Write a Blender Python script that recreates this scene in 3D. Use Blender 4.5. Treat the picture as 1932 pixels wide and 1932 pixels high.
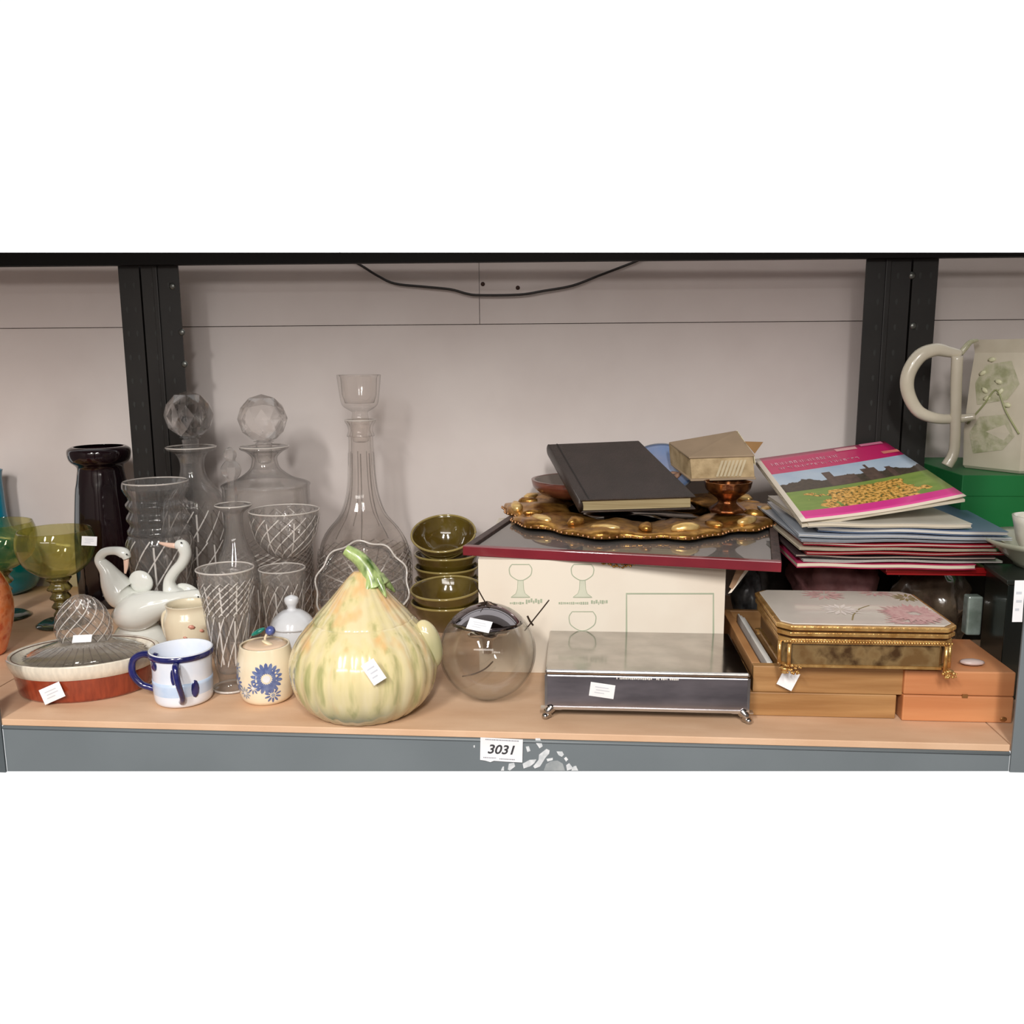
import bpy, bmesh, math, random
from mathutils import Vector, Matrix, noise
for o in list(bpy.data.objects): bpy.data.objects.remove(o)
sc = bpy.context.scene
PI = math.pi
rnd = random.Random(7)

# ---------------------------------------------------------------- camera
F = 1700.0
X_ = Vector((0.9971125752185633, -0.007040169064517898, 0.07561050430031442))
Y_ = Vector((0.07569880978390502, 0.1710446389010373, -0.9823509666613628))
Z_ = Vector((-0.006016854519184029, 0.9852381273188512, 0.17108369279080402))
RM = Matrix((X_, Y_, Z_))                       # camera axes -> world
C0 = Vector((0, -0.936, 0.4095))
camd = bpy.data.cameras.new('camera'); cam = bpy.data.objects.new('camera', camd)
sc.collection.objects.link(cam)
camd.sensor_fit = 'HORIZONTAL'; camd.sensor_width = 36; camd.lens = F * 36 / 1932
camd.clip_start = 0.01
cam.matrix_world = Matrix.Translation(C0) @ RM.to_4x4()
sc.camera = cam

# ---------------------------------------------------------------- world and exposure
wd = bpy.data.worlds.new('world'); sc.world = wd; wd.use_nodes = True
wd.node_tree.nodes['Background'].inputs[0].default_value = (1, 1, 1, 1)
wd.node_tree.nodes['Background'].inputs[1].default_value = 1.02
sc.view_settings.view_transform = 'Standard'; sc.view_settings.look = 'None'
sc.view_settings.exposure = 0; sc.view_settings.gamma = 1
sc.view_settings.use_curve_mapping = False
cy = sc.cycles
cy.use_denoising = True
cy.max_bounces = 24; cy.transmission_bounces = 20; cy.transparent_max_bounces = 32
cy.glossy_bounces = 8; cy.diffuse_bounces = 4
cy.caustics_reflective = False; cy.caustics_refractive = False
cy.sample_clamp_indirect = 6

# ---------------------------------------------------------------- lamps (two strip lights over the aisle)
LAMPS = [(-0.75, -2.05), (0.15, -2.05)]
LAMP_W = 62
for i, (lx, ly) in enumerate(LAMPS):
    ld = bpy.data.lights.new('strip_lamp', 'AREA'); ld.shape = 'RECTANGLE'; ld.size = 0.16; ld.size_y = 1.1
    ld.energy = LAMP_W; ld.color = (1, 0.97, 0.93)
    lo = bpy.data.objects.new('strip_lamp', ld); sc.collection.objects.link(lo)
    lo.location = (lx, ly, 1.42)
    lo.rotation_euler = (0, 0, 0)
ld = bpy.data.lights.new('aisle_lamp', 'AREA'); ld.shape = 'RECTANGLE'; ld.size = 2.2; ld.size_y = 0.18
ld.energy = 12; ld.color = (1, 0.96, 0.92)
lo = bpy.data.objects.new('aisle_lamp', ld); sc.collection.objects.link(lo)
lo.location = (-0.3, -2.35, 1.0)
lo.rotation_euler = (math.radians(68), 0, 0)

# ================================================================ helpers
def ray(u, v): return RM @ Vector((u - 966, -(v - 966), -F))
def P(u, v, X=None, Y=None, Z=None):
    d = ray(u, v)
    if Y is not None: t = (Y - C0.y) / d.y
    elif Z is not None: t = (Z - C0.z) / d.z
    else: t = (X - C0.x) / d.x
    return C0 + d * t
FWD = RM @ Vector((0, 0, -1))
def K(p): return (Vector(p) - C0).dot(FWD) / F        # metres per pixel at a point
class Anchor:
    """axis of a round thing: u column of the axis at the base, v row of the front of the base, r pixel radius of the base"""
    def __init__(s, u, v, r, z0=0.0):
        f = P(u, v, Z=z0); k = K(f)
        y = f.y + r * k * 0.97
        # column u is given at the base
        q = P(u, v, Z=z0); vv = v
        for _ in range(12):
            q = P(u, vv, Z=z0)
            vv -= (y - q.y) / 0.004 * 1.0 if abs(y - q.y) > 1e-5 else 0
        s.x, s.y, s.z0 = q.x, y, z0
        s.r = r * k
    def z(s, v):
        # height of row v on the axis
        lo, hi = -0.2, 1.0
        for _ in range(40):
            m = (lo + hi) / 2
            pc = RM.transposed() @ (Vector((s.x, s.y, m)) - C0)
            vv = 966 - F * pc.y / -pc.z
            if vv > v: lo = m
            else: hi = m
        return (lo + hi) / 2
    def pt(s, r, v):
        z = max(s.z(v), s.z0); return (r * K((s.x, s.y, z)), z - s.z0)
    def prof(s, L): return [s.pt(r, v) for r, v in L]
    @property
    def loc(s): return (s.x, s.y, s.z0)
    def off(s, u, v, dy=0.0):
        """local point seen at pixel u, v on the plane through the axis shifted by dy"""
        return P(u, v, Y=s.y + dy) - Vector(s.loc)

def lin(c):
    return tuple(((x / 255) / 12.92 if x / 255 <= 0.04045 else ((x / 255 + 0.055) / 1.055) ** 2.4) for x in c) + (1.0,)
MATS = {}
def M(name, c, rough=0.5, metal=0.0, c2=None, scale=20, stretch=(1, 1, 1), bump=0.0, bscale=None, coat=0.0, detail=4, lo=0.35, hi=0.65, spec=0.5, c3=None, sss=0, alpha=1):
    if name in MATS: return MATS[name]
    m = bpy.data.materials.new(name); m.use_nodes = True; MATS[name] = m
    nt = m.node_tree; b = nt.nodes['Principled BSDF']
    b.inputs['Base Color'].default_value = lin(c); b.inputs['Roughness'].default_value = rough
    b.inputs['Metallic'].default_value = metal; b.inputs['Coat Weight'].default_value = coat
    b.inputs['Coat Roughness'].default_value = 0.06; b.inputs['Specular IOR Level'].default_value = spec
    if alpha < 1: b.inputs['Alpha'].default_value = alpha
    if sss:
        b.inputs['Subsurface Weight'].default_value = sss; b.inputs['Subsurface Scale'].default_value = 0.01
    if c2 is None: c2 = tuple(max(0, x * 0.93) for x in c)
    tc = nt.nodes.new('ShaderNodeTexCoord'); mp = nt.nodes.new('ShaderNodeMapping')
    mp.inputs['Scale'].default_value = stretch
    nz = nt.nodes.new('ShaderNodeTexNoise'); nz.inputs['Scale'].default_value = scale; nz.inputs['Detail'].default_value = detail
    rp = nt.nodes.new('ShaderNodeValToRGB'); rp.color_ramp.elements[0].position = lo; rp.color_ramp.elements[1].position = hi
    rp.color_ramp.elements[0].color = lin(c2); rp.color_ramp.elements[1].color = lin(c)
    if c3:
        e = rp.color_ramp.elements.new((lo + hi) / 2); e.color = lin(c3)
    L = nt.links.new
    L(tc.outputs['Object'], mp.inputs[0]); L(mp.outputs[0], nz.inputs[0]); L(nz.outputs[0], rp.inputs[0]); L(rp.outputs[0], b.inputs['Base Color'])
    if bump:
        n2 = nt.nodes.new('ShaderNodeTexNoise'); n2.inputs['Scale'].default_value = bscale or scale * 3
        bp = nt.nodes.new('ShaderNodeBump'); bp.inputs['Strength'].default_value = bump; bp.inputs['Distance'].default_value = 0.002
        L(mp.outputs[0], n2.inputs[0]); L(n2.outputs[0], bp.inputs['Height']); L(bp.outputs[0], b.inputs['Normal'])
    return m
def G(name, c=(255, 255, 255), clear=0.45, rough=0.0, ior=1.47, edge=5.0, milk=0.0):
    """glass: refracting glass blended with a thin clear coat so that light gets through stacks of it"""
    if name in MATS: return MATS[name]
    m = bpy.data.materials.new(name); m.use_nodes = True; MATS[name] = m
    nt = m.node_tree; nt.nodes.remove(nt.nodes['Principled BSDF']); out = nt.nodes['Material Output']
    g = nt.nodes.new('ShaderNodeBsdfGlass'); g.inputs['Color'].default_value = lin(c); g.inputs['IOR'].default_value = ior
    g.inputs['Roughness'].default_value = rough
    t = nt.nodes.new('ShaderNodeBsdfTransparent'); t.inputs[0].default_value = lin(c)
    lw_ = nt.nodes.new('ShaderNodeLayerWeight'); lw_.inputs[0].default_value = 0.5
    pw_ = nt.nodes.new('ShaderNodeMath'); pw_.operation = 'POWER'; pw_.inputs[1].default_value = edge
    cm = nt.nodes.new('ShaderNodeMixRGB'); cm.inputs[1].default_value = lin(c); cm.inputs[2].default_value = lin([x * .62 for x in c])  # darkening of refraction at the outline, put into the clear colour
    nt.links.new(lw_.outputs['Facing'], pw_.inputs[0]); nt.links.new(pw_.outputs[0], cm.inputs[0]); nt.links.new(cm.outputs[0], t.inputs[0])
    mx = nt.nodes.new('ShaderNodeMixShader'); mx.inputs[0].default_value = clear
    gl = nt.nodes.new('ShaderNodeBsdfGlossy'); gl.inputs['Roughness'].default_value = 0.02; fr = nt.nodes.new('ShaderNodeFresnel'); fr.inputs[0].default_value = ior
    m2 = nt.nodes.new('ShaderNodeMixShader'); L = nt.links.new
    ge = nt.nodes.new('ShaderNodeNewGeometry'); s1 = nt.nodes.new('ShaderNodeMath'); s1.operation = 'SUBTRACT'; s1.inputs[0].default_value = 1
    L(ge.outputs['Backfacing'], s1.inputs[1]); ml = nt.nodes.new('ShaderNodeMath'); ml.operation = 'MULTIPLY'; L(s1.outputs[0], ml.inputs[0]); L(fr.outputs[0], ml.inputs[1])
    L(g.outputs[0], mx.inputs[1]); L(t.outputs[0], mx.inputs[2]); L(ml.outputs[0], m2.inputs[0]); L(mx.outputs[0], m2.inputs[1]); L(gl.outputs[0], m2.inputs[2]); L(m2.outputs[0], out.inputs[0])
    if milk:   # the many ground facets scatter some light
        ts = nt.nodes.new('ShaderNodeBsdfTranslucent'); df = nt.nodes.new('ShaderNodeBsdfDiffuse'); a1 = nt.nodes.new('ShaderNodeMixShader'); a2 = nt.nodes.new('ShaderNodeMixShader')
        a1.inputs[0].default_value = .5; a2.inputs[0].default_value = milk
        L(ts.outputs[0], a1.inputs[1]); L(df.outputs[0], a1.inputs[2]); L(m2.outputs[0], a2.inputs[1]); L(a1.outputs[0], a2.inputs[2]); L(a2.outputs[0], out.inputs[0])
    return m

def mesh_obj(name, verts, faces, mat, parent=None, smooth=True, origin=None):
    me = bpy.data.meshes.new(name)
    if origin is not None:
        o_ = Vector(origin); verts = [Vector(v) - o_ for v in verts]
    me.from_pydata([tuple(v) for v in verts], [], faces); me.update()
    if isinstance(mat, (list, tuple)):
        for m in mat: me.materials.append(m)
    else: me.materials.append(mat)
    if smooth: me.polygons.foreach_set('use_smooth', [True] * len(me.polygons))
    bm = bmesh.new(); bm.from_mesh(me); bmesh.ops.recalc_face_normals(bm, faces=bm.faces); bm.to_mesh(me); bm.free()
    o = bpy.data.objects.new(name, me); sc.collection.objects.link(o)
    if origin is not None and parent is None: o.location = origin
    if parent: o.parent = parent
    return o
def tag(o, label=None, cat=None, group=None, kind=None):
    if label: o['label'] = label
    if cat: o['category'] = cat
    if group: o['group'] = group
    if kind: o['kind'] = kind
    return o
def thing(name, label, cat, loc=(0, 0, 0), rotz=0, group=None, rot=None):
    o = bpy.data.objects.new(name, None); sc.collection.objects.link(o)
    o.empty_display_size = 0.02
    o.location = loc; o.rotation_euler = rot or (0, 0, rotz)
    return tag(o, label, cat, group)
def copy_tree(o, parent=None):
    c = o.copy(); sc.collection.objects.link(c); c.parent = parent
    for ch in [x for x in sc.objects if x.parent == o]: copy_tree(ch, c)
    return c
def cr(pts, n=6, closed=False):
    """Catmull-Rom resample of a list of tuples"""
    P_ = [Vector(p) for p in pts]; out = []; N = len(P_)
    rng = range(N if closed else N - 1)
    for i in rng:
        if closed: a, b, c, d = P_[(i - 1) % N], P_[i], P_[(i + 1) % N], P_[(i + 2) % N]
        else: a, b, c, d = P_[max(i - 1, 0)], P_[i], P_[i + 1], P_[min(i + 2, N - 1)]
        for j in range(n):
            t = j / n
            out.append(0.5 * ((2 * b) + (c - a) * t + (2 * a - 5 * b + 4 * c - d) * t * t + (3 * b - a - 3 * c + d) * t ** 3))
    if not closed: out.append(P_[-1])
    return out
def lathe_data(pts, seg=48, mod=None):
    V = []; Fc = []; rows = []
    for (r, z) in [(p[0], p[1]) for p in pts]:
        if r < 1e-6:
            rows.append([len(V)]); V.append((0, 0, z)); continue
        row = []
        for i in range(seg):
            a = 2 * PI * i / seg
            rr = r * (mod(a, z, r) if mod else 1)
            row.append(len(V)); V.append((rr * math.cos(a), rr * math.sin(a), z))
        rows.append(row)
    for a, b in zip(rows, rows[1:]):
        if len(a) == 1 and len(b) == 1: continue
        for i in range(seg):
            j = (i + 1) % seg
            if len(a) == 1: Fc.append((a[0], b[i], b[j]))
            elif len(b) == 1: Fc.append((a[i], b[0], a[j]))
            else: Fc.append((a[i], a[j], b[j], b[i]))
    return V, Fc
def lathe(name, pts, mat, parent=None, seg=48, mod=None, smooth=True, loc=(0, 0, 0), rot=(0, 0, 0), scale=(1, 1, 1)):
    V, Fc = lathe_data(pts, seg, mod)
    o = mesh_obj(name, V, Fc, mat, parent, smooth)
    o.location = loc; o.rotation_euler = rot; o.scale = scale
    return o
def shell(outer, t, floor=None):
    """outer profile from the base centre to the rim -> closed wall of thickness t"""
    outer = [(p[0], max(p[1], outer[0][1])) for p in outer]
    z0 = outer[0][1] + (floor or t)
    inner = []
    for r, z in reversed([(p[0], p[1]) for p in outer]):
        if z < z0 - 1e-6: continue
        inner.append((max(r - t, 0.0), z))
    if inner[-1][0] > 0: inner.append((inner[-1][0] * 0.9, z0)); inner.append((0, z0))
    return [(p[0], p[1]) for p in outer] + inner
def sweep_data(pts, rad, seg=10, flat=1.0, up=None):
    pts = [Vector(p) for p in pts]; n = len(pts); V = []; Fc = []
    T = [(pts[min(i + 1, n - 1)] - pts[max(i - 1, 0)]).normalized() for i in range(n)]
    nrm = Vector(up) if up else (Vector((0, 0, 1)) if abs(T[0].z) < 0.9 else Vector((1, 0, 0)))
    nrm = (nrm - T[0] * nrm.dot(T[0])).normalized()
    for i in range(n):
        nrm = (nrm - T[i] * nrm.dot(T[i])).normalized(); bi = T[i].cross(nrm)
        r = rad[i] if isinstance(rad, (list, tuple)) else rad
        for k in range(seg):
            a = 2 * PI * k / seg
            V.append(pts[i] + nrm * (math.cos(a) * r) + bi * (math.sin(a) * r * flat))
    for i in range(n - 1):
        for k in range(seg):
            j = (k + 1) % seg
            Fc.append((i * seg + k, i * seg + j, (i + 1) * seg + j, (i + 1) * seg + k))
    Fc.append(tuple(range(seg))[::-1]); Fc.append(tuple((n - 1) * seg + k for k in range(seg)))
    return V, Fc
def sweep(name, pts, rad, mat, parent=None, seg=10, n=6, flat=1.0, up=None, smooth=True):
    """smooth tube through points; rad may be per point"""
    if isinstance(rad, (list, tuple)):
        q = cr([tuple(p) + (r,) for p, r in zip([tuple(x) for x in pts], rad)], n)
        pp = [Vector((a[0], a[1], a[2])) for a in q]; rr = [max(a[3], 1e-4) for a in q]
    else: pp = cr(pts, n); rr = rad
    V, Fc = sweep_data(pp, rr, seg, flat, up)
    return mesh_obj(name, V, Fc, mat, parent, smooth)
def box_data(x0, x1, y0, y1, z0, z1):
    V = [(x0, y0, z0), (x1, y0, z0), (x1, y1, z0), (x0, y1, z0), (x0, y0, z1), (x1, y0, z1), (x1, y1, z1), (x0, y1, z1)]
    return V, [(0, 3, 2, 1), (4, 5, 6, 7), (0, 1, 5, 4), (1, 2, 6, 5), (2, 3, 7, 6), (3, 0, 4, 7)]
def bevel(o, w, seg=2):
    m = o.modifiers.new('bevel', 'BEVEL'); m.width = w; m.segments = seg; m.limit_method = 'ANGLE'; return o
def box(name, x0, x1, y0, y1, z0, z1, mat, parent=None, bev=0.0, seg=2):
    V, Fc = box_data(x0, x1, y0, y1, z0, z1)
    o = mesh_obj(name, V, Fc, mat, parent, smooth=False)
    if bev: bevel(o, bev, seg)
    return o
def prism(name, pts, mat, parent, n, h, origin=None):
    """polygon pts (3-D, planar) thickened along vector n*h"""
    n = Vector(n).normalized() * h; k = len(pts)
    V = [Vector(p) for p in pts] + [Vector(p) + n for p in pts]
    Fc = [tuple(range(k)), tuple(range(k, 2 * k))[::-1]] + [(i, (i + 1) % k, (i + 1) % k + k, i + k) for i in range(k)]
    return mesh_obj(name, V, Fc, mat, parent, smooth=False, origin=origin)
def slab(name, c4, thick, mat, parent=None, bev=0, origin=None):
    """four top corners (world) and a downward thickness vector"""
    t = Vector(thick); V = [Vector(c) for c in c4] + [Vector(c) + t for c in c4]
    Fc = [(0, 1, 2, 3), (7, 6, 5, 4), (0, 4, 5, 1), (1, 5, 6, 2), (2, 6, 7, 3), (3, 7, 4, 0)]
    if origin: V = [v - Vector(origin) for v in V]
    o = mesh_obj(name, V, Fc, mat, parent, smooth=False)
    if bev: bevel(o, bev)
    return o
def join_data(parts):
    V = []; Fc = []
    for v, f in parts:
        k = len(V); V += [tuple(x) for x in v]; Fc += [tuple(i + k for i in q) for q in f]
    return V, Fc
def ico(r, sub=1, loc=(0, 0, 0), sc3=(1, 1, 1), seed=None, amp=0):
    bm = bmesh.new(); bmesh.ops.create_icosphere(bm, subdivisions=sub, radius=1)
    V = [Vector((v.co.x * sc3[0] * r, v.co.y * sc3[1] * r, v.co.z * sc3[2] * r)) * (1 + (amp * noise.noise(v.co * 2.3 + Vector((seed or 0, 0, 0))) if amp else 0)) + Vector(loc) for v in bm.verts]
    Fc = [tuple(v.index for v in f.verts) for f in bm.faces]; bm.free(); return V, Fc
def cut_pattern(prof, z0, z1, n, slope, parent, verts=0, w=.0015, lift=.0004, name='cut_pattern', mod=None, sc3=(1, 1, 1)):
    """ground grooves on cut glass: two families of helices and upright mitres, as pale frosted ridges and dark ridges that paint in refraction"""
    outer = [(p[0], p[1]) for p in prof]
    def rr_(z):
        for (r0, a0_), (r1, b0) in zip(outer, outer[1:]):
            if a0_ <= z <= b0 and b0 > a0_: return r0 + (r1 - r0) * (z - a0_) / (b0 - a0_)
        return outer[-1][0]
    A_, B_ = [], []
    STEP = 14
    def line(th0, sl, za, zb, bucket, ww):
        pts = []
        for i in range(STEP + 1):
            z = za + (zb - za) * i / STEP; r = rr_(z) + lift; a = th0 + sl * (z - za)
            if mod: r *= mod(a, z, r)
            pts.append((Vector((r * math.cos(a) * sc3[0], r * math.sin(a) * sc3[1], z)), Vector((math.cos(a), math.sin(a), 0))))
        V = []; Fc = []
        for i, (p, nn_) in enumerate(pts):
            q = pts[min(i + 1, STEP)][0] - pts[max(i - 1, 0)][0]; s_ = q.cross(nn_).normalized() * ww / 2
            V += [p + s_, p + nn_ * .0004, p - s_]
        for i in range(STEP):
            k = 3 * i; Fc += [(k, k + 1, k + 4, k + 3), (k + 1, k + 2, k + 5, k + 4)]
        bucket.append((V, Fc))
    for i in range(n):
        a = 2 * PI * i / n
        line(a, slope, z0, z1, A_, w); line(a, -slope, z0, z1, B_, w)
    for i in range(verts): line(2 * PI * (i + .5) / verts, 0, z0 + (z1 - z0) * .05, z1 - (z1 - z0) * .1, A_ if i % 2 else B_, w * 1.3)
    V, Fc = join_data(A_); o = mesh_obj(name, V, Fc, cutw, parent); V, Fc = join_data(B_); o2 = mesh_obj(name, V, Fc, cutd, parent)
    return o
def quadlabel(name, parent, center, nrm, w, h, rot, mat, origin=(0, 0, 0), lift=0.0006, lines=True):
    """small paper price label: a thin sheet lying on a surface, with two faint rules of print"""
    nrm = Vector(nrm).normalized(); up = Vector((0, 0, 1)); 
    if abs(nrm.z) > 0.95: up = Vector((0, 1, 0))
    rx = up.cross(nrm).normalized(); uy = nrm.cross(rx)
    c_, s_ = math.cos(rot), math.sin(rot)
    ax = rx * c_ + uy * s_; ay = -rx * s_ + uy * c_
    cc = Vector(center) - Vector(origin) + nrm * lift
    q = [cc - ax * w / 2 - ay * h / 2, cc + ax * w / 2 - ay * h / 2, cc + ax * w / 2 + ay * h / 2, cc - ax * w / 2 + ay * h / 2]
    o = prism(name, q, mat, parent, nrm, 0.0003); o['label'] = 'small white paper price label'
    if lines:
        ps = []
        for k, (a, b) in enumerate([(-0.3, 0.25), (-0.25, 0.3), (-0.3, 0.1)]):
            y_ = (0.2 - k * 0.2) * h; z_ = nrm * 0.0005
            p = [cc + ax * (a * w) + ay * (y_ - h * .03) + z_, cc + ax * (b * w) + ay * (y_ - h * .03) + z_, cc + ax * (b * w) + ay * (y_ + h * .03) + z_, cc + ax * (a * w) + ay * (y_ + h * .03) + z_]
            ps.append((p, [(0, 1, 2, 3)]))
        V, Fc = join_data(ps)
        mesh_obj('print', V, Fc, M('faded_ink', (206, 209, 216), 0.7), o, smooth=False)
    return o
def ribbon(pts, w, nrm, closed=False):
    """flat line of width w through planar pts"""
    pts = [Vector(p) for p in pts]; nrm = Vector(nrm); V = []; Fc = []; n = len(pts)
    for i, p in enumerate(pts):
        a = pts[(i - 1) % n] if closed else pts[max(i - 1, 0)]; b = pts[(i + 1) % n] if closed else pts[min(i + 1, n - 1)]
        t = (b - a).normalized(); s = t.cross(nrm).normalized() * w / 2
        V += [p + s, p - s]
    for i in range(n if closed else n - 1):
        j = (i + 1) % n; Fc.append((2 * i, 2 * i + 1, 2 * j + 1, 2 * j))
    return V, Fc

# common materials
cutw = M('ground_cut_light', (250, 244, 238), .15, alpha=.62, coat=1.0)
cutd = M('painted_refraction', (96, 86, 80), .15, alpha=.55, coat=1.0)  # dark lines of refraction in the glass, painted as a colour
paper = M('label_paper', (246, 246, 248), 0.7)
crystal = G('clear_crystal', (254, 253, 252), 0.80, milk=.07, edge=3.5)
thin = G('thin_clear_glass', (254, 253, 252), 0.92)
chrome = M('chrome', (215, 215, 215), 0.08, 1.0)

# ================================================================ the room
wallm = M('wall_paint', (222, 213, 209), 0.75, c2=(214, 204, 200), scale=6, bump=0.08, bscale=60)
WY = 0.60
def topz(u, Y): return P(u, 476.5, Y=Y).z
xs0, xs1, xseam = -1.25, 1.0, -0.1705
SEAM = 0.4615
def wall_panel(name, x0, x1, z0, zt0, zt1, dy, parent=None):
    V = [(x0, WY + dy, z0), (x1, WY + dy, z0), (x1, WY + dy, zt1), (x0, WY + dy, zt0)]
    return prism(name, V, wallm, parent, (0, 1, 0), 0.012)
def lerpz(x):   # the top of the wall follows the edge of the beam
    a, b = P(0, 476.5, Y=WY), P(1932, 476.5, Y=WY)
    return a.z + (b.z - a.z) * (x - a.x) / (b.x - a.x) - 0.004
wall = tag(box('wall_back', xs0, xs1, WY + 0.0125, WY + 0.02, -0.12, 0.50, wallm), kind='structure')
wall_panel('panel', xs0, xs1, -0.12, SEAM - 0.0006, SEAM - 0.0006, 0.0, wall)
wall_panel('panel', xs0, xseam - 0.0005, SEAM + 0.0006, lerpz(xs0), lerpz(xseam), -0.0012, wall)
wall_panel('panel', xseam + 0.0005, xs1, SEAM + 0.0006, lerpz(xseam), lerpz(xs1), -0.0012, wall)
screwm = M('rusty_screw', (70, 48, 40), 0.5, 0.5)
for (u, v) in ((911, 536), (977, 543)):
    p = P(u, v, Y=WY - 0.001)
    s = lathe('screw', [(0, 0), (0.0035, 0), (0.0035, 0.001), (0.001, 0.0025), (0, 0.0022)], screwm, None, 12, loc=p, rot=(PI / 2, 0, 0))
    s.parent = wall
# the aisle around the photographer
roomm = M('aisle_wall_paint', (120, 112, 108), 0.8); floorm = M('aisle_floor', (134, 130, 132), 0.5, c2=(84, 82, 88), scale=2); ceilm = M('aisle_ceiling', (205, 203, 200), 0.8)
tag(box('floor', -1.9, 1.9, -2.8, 0.62, -1.05, -1.0, floorm), kind='structure')
tag(box('ceiling', -1.9, 1.9, -2.8, 0.62, 1.5, 1.55, ceilm), kind='structure')
tag(box('wall_left', -1.95, -1.9, -2.8, 0.62, -1.0, 1.5, roomm), kind='structure')
tag(box('wall_right', 1.9, 1.95, -2.8, 0.62, -1.0, 1.5, roomm), kind='structure')
tag(box('wall_front', -1.9, 1.9, -2.85, -2.8, -1.0, 1.5, roomm), kind='structure')
# added unseen board, stands in for the shelf overhead to shade the wall
tag(box('shade_board_1', -1.25, 1.15, -0.42, 0.06, 0.815, 0.845, M('dark_board', (60, 48, 42), 0.7)), kind='structure')

# ================================================================ the rack
steel = M('grey_blue_paint', (116, 124, 128), 0.4, c2=(108, 116, 120), scale=5, bump=0.04)
black = M('black_paint', (30, 28, 26), 0.4, c2=(22, 20, 19), scale=12, bump=0.05)
holem = M('slot_dark', (54, 55, 54), 0.45, 0.3)
boardm = M('chipboard', (222, 187, 155), 0.62, c2=(206, 166, 132), scale=9, stretch=(1, 3.2, 1), bump=0.08, bscale=300, detail=8, lo=.3, hi=.7)
rack = thing('shelving_rack', 'blue-grey and black steel shelving rack with pale board shelf against the wall', 'shelving', (-0.1, 0.25, 0))
RO = Vector((-0.1, 0.25, 0))
def rk(o):
    o.parent = rack; o.location = o.location - RO; return o
SEAMX = -0.733
rk(box('shelf_board', SEAMX + 0.001, 0.4563, 0, 0.595, -0.008, -0.0003, boardm, bev=0.0008))
b2 = rk(box('shelf_board', -1.3, SEAMX - 0.001, 0.012, 0.595, -0.0085, -0.0006, boardm, bev=0.0008))
rk(box('shelf_board', 0.4575, 1.05, 0.0005, 0.595, -0.008, -0.0003, boardm))
a, b = P(5, 1455, Y=0), P(1905, 1455, Y=0)
V = [(-0.664, 0, -0.0085), (0.4567, 0, -0.0085), (0.4567, 0, b.z), (-0.664, 0, a.z)]
beam = prism('front_beam', V, steel, rack, (0, 1, 0), 0.002, origin=RO)
V = [(-0.664, 0.002, -0.0085), (0.4563, 0.002, -0.0085), (0.4563, 0.022, -0.0085), (-0.664, 0.022, -0.0085)]
# rolled lip along the top of the beam
lip = sweep('beam_lip', [(-0.664, -0.0002, -0.0105), (-0.1, -0.0002, -0.0105), (0.4563, -0.0002, -0.0105)], 0.0016, steel, rack, 8, 1)
lip.location = -RO
def lpost(name, x0, x1, y, z0, z1, mat, flip, lbl, slots=True, depth=0.035, zt=None):
    parts = [box_data(x0, x1, y, y + 0.0025, z0, z1)]
    xx = (x1 - 0.0025, x1) if flip else (x0, x0 + 0.0025)
    parts.append(box_data(xx[0], xx[1], y + 0.0025, y + depth, z0, z1 - 0.0005))
    # pressed rib down the face
    xm = x0 + (x1 - x0) * 0.5
    V_, F_ = join_data(parts)
    o = mesh_obj(name, V_, F_, mat, rack, smooth=False); o.location = -RO; o['label'] = lbl
    if slots:
        zz = z0 + 0.03; k = 0
        ps = []
        while zz < z1 - 0.02:
            for xo in (0.3, 0.72):
                xc = x0 + (x1 - x0) * xo
                vv = []
                for i in range(10):
                    t = 2 * PI * i / 10
                    vv.append((xc + 0.0022 * math.cos(t) * (1.0 if math.sin(t) > 0 else 0.7), y - 0.0004, zz + 0.0048 * math.sin(t)))
                ps.append((vv, [tuple(range(10))]))
            zz += 0.038
        V_, F_ = join_data(ps)
        s = mesh_obj('slots', V_, F_, holem, o, smooth=False); s['kind'] = 'stuff'
    return o
PY = 0.50
ptz = P(600, 480, Y=PY).z
lpost('rear_post', -0.741, -0.7065, PY, 0, 0.556, black, True, 'black slotted rear post of the bay on the left')
lpost('rear_post', -0.7035, -0.642, PY, 0, 0.556, black, False, 'black slotted rear post at left')
box_ = box('post_rib', -0.684, -0.676, PY - 0.003, PY, 0, 0.555, black, rack, 0.001); box_.location = -RO
lpost('rear_post', 0.4265, 0.4925, PY, 0, 0.556, black, True, 'black slotted rear post at right')
box_ = box('post_rib', 0.455, 0.463, PY - 0.003, PY, 0, 0.555, black, rack, 0.001); box_.location = -RO
lpost('rear_post', 0.4955, 0.532, PY, 0, 0.556, black, False, 'black slotted rear post of the bay on the right')
for (u, v) in ((1721, 520), (1723, 615), (325, 540), (343, 627), (348, 687)):
    p = P(u, v, Y=PY)
    s = lathe('post_bolt', [(0.0, 0.002), (0.003, 0.0018), (0.0055, 0.0002), (0.0055, -0.001), (0, -0.001)], M('bolt_grey', (120, 122, 118), 0.35, 0.8), rack, 14, rot=(PI / 2, 0, 0))
    s.location = p - RO
# rear beam under the shelf above
a0, a1 = P(0, 476.5, Y=0.478), P(1932, 476.5, Y=0.478)
def bz(x): return a0.z + (a1.z - a0.z) * (x - a0.x) / (a1.x - a0.x)
def bb(x): return 0.5545 + (0.5475 - 0.5545) * (x + 0.925) / (0.645 + 0.925)
V = [(-1.25, 0.478, bb(-1.25)), (1.0, 0.478, bb(1.0)), (1.0, 0.478, bz(1.0)), (-1.25, 0.478, bz(-1.25))]
prism('rear_beam', V, M('upper_beam_black', (12, 9, 8), 0.6, spec=.2), rack, (0, 1, 0), 0.018, origin=RO)
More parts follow.
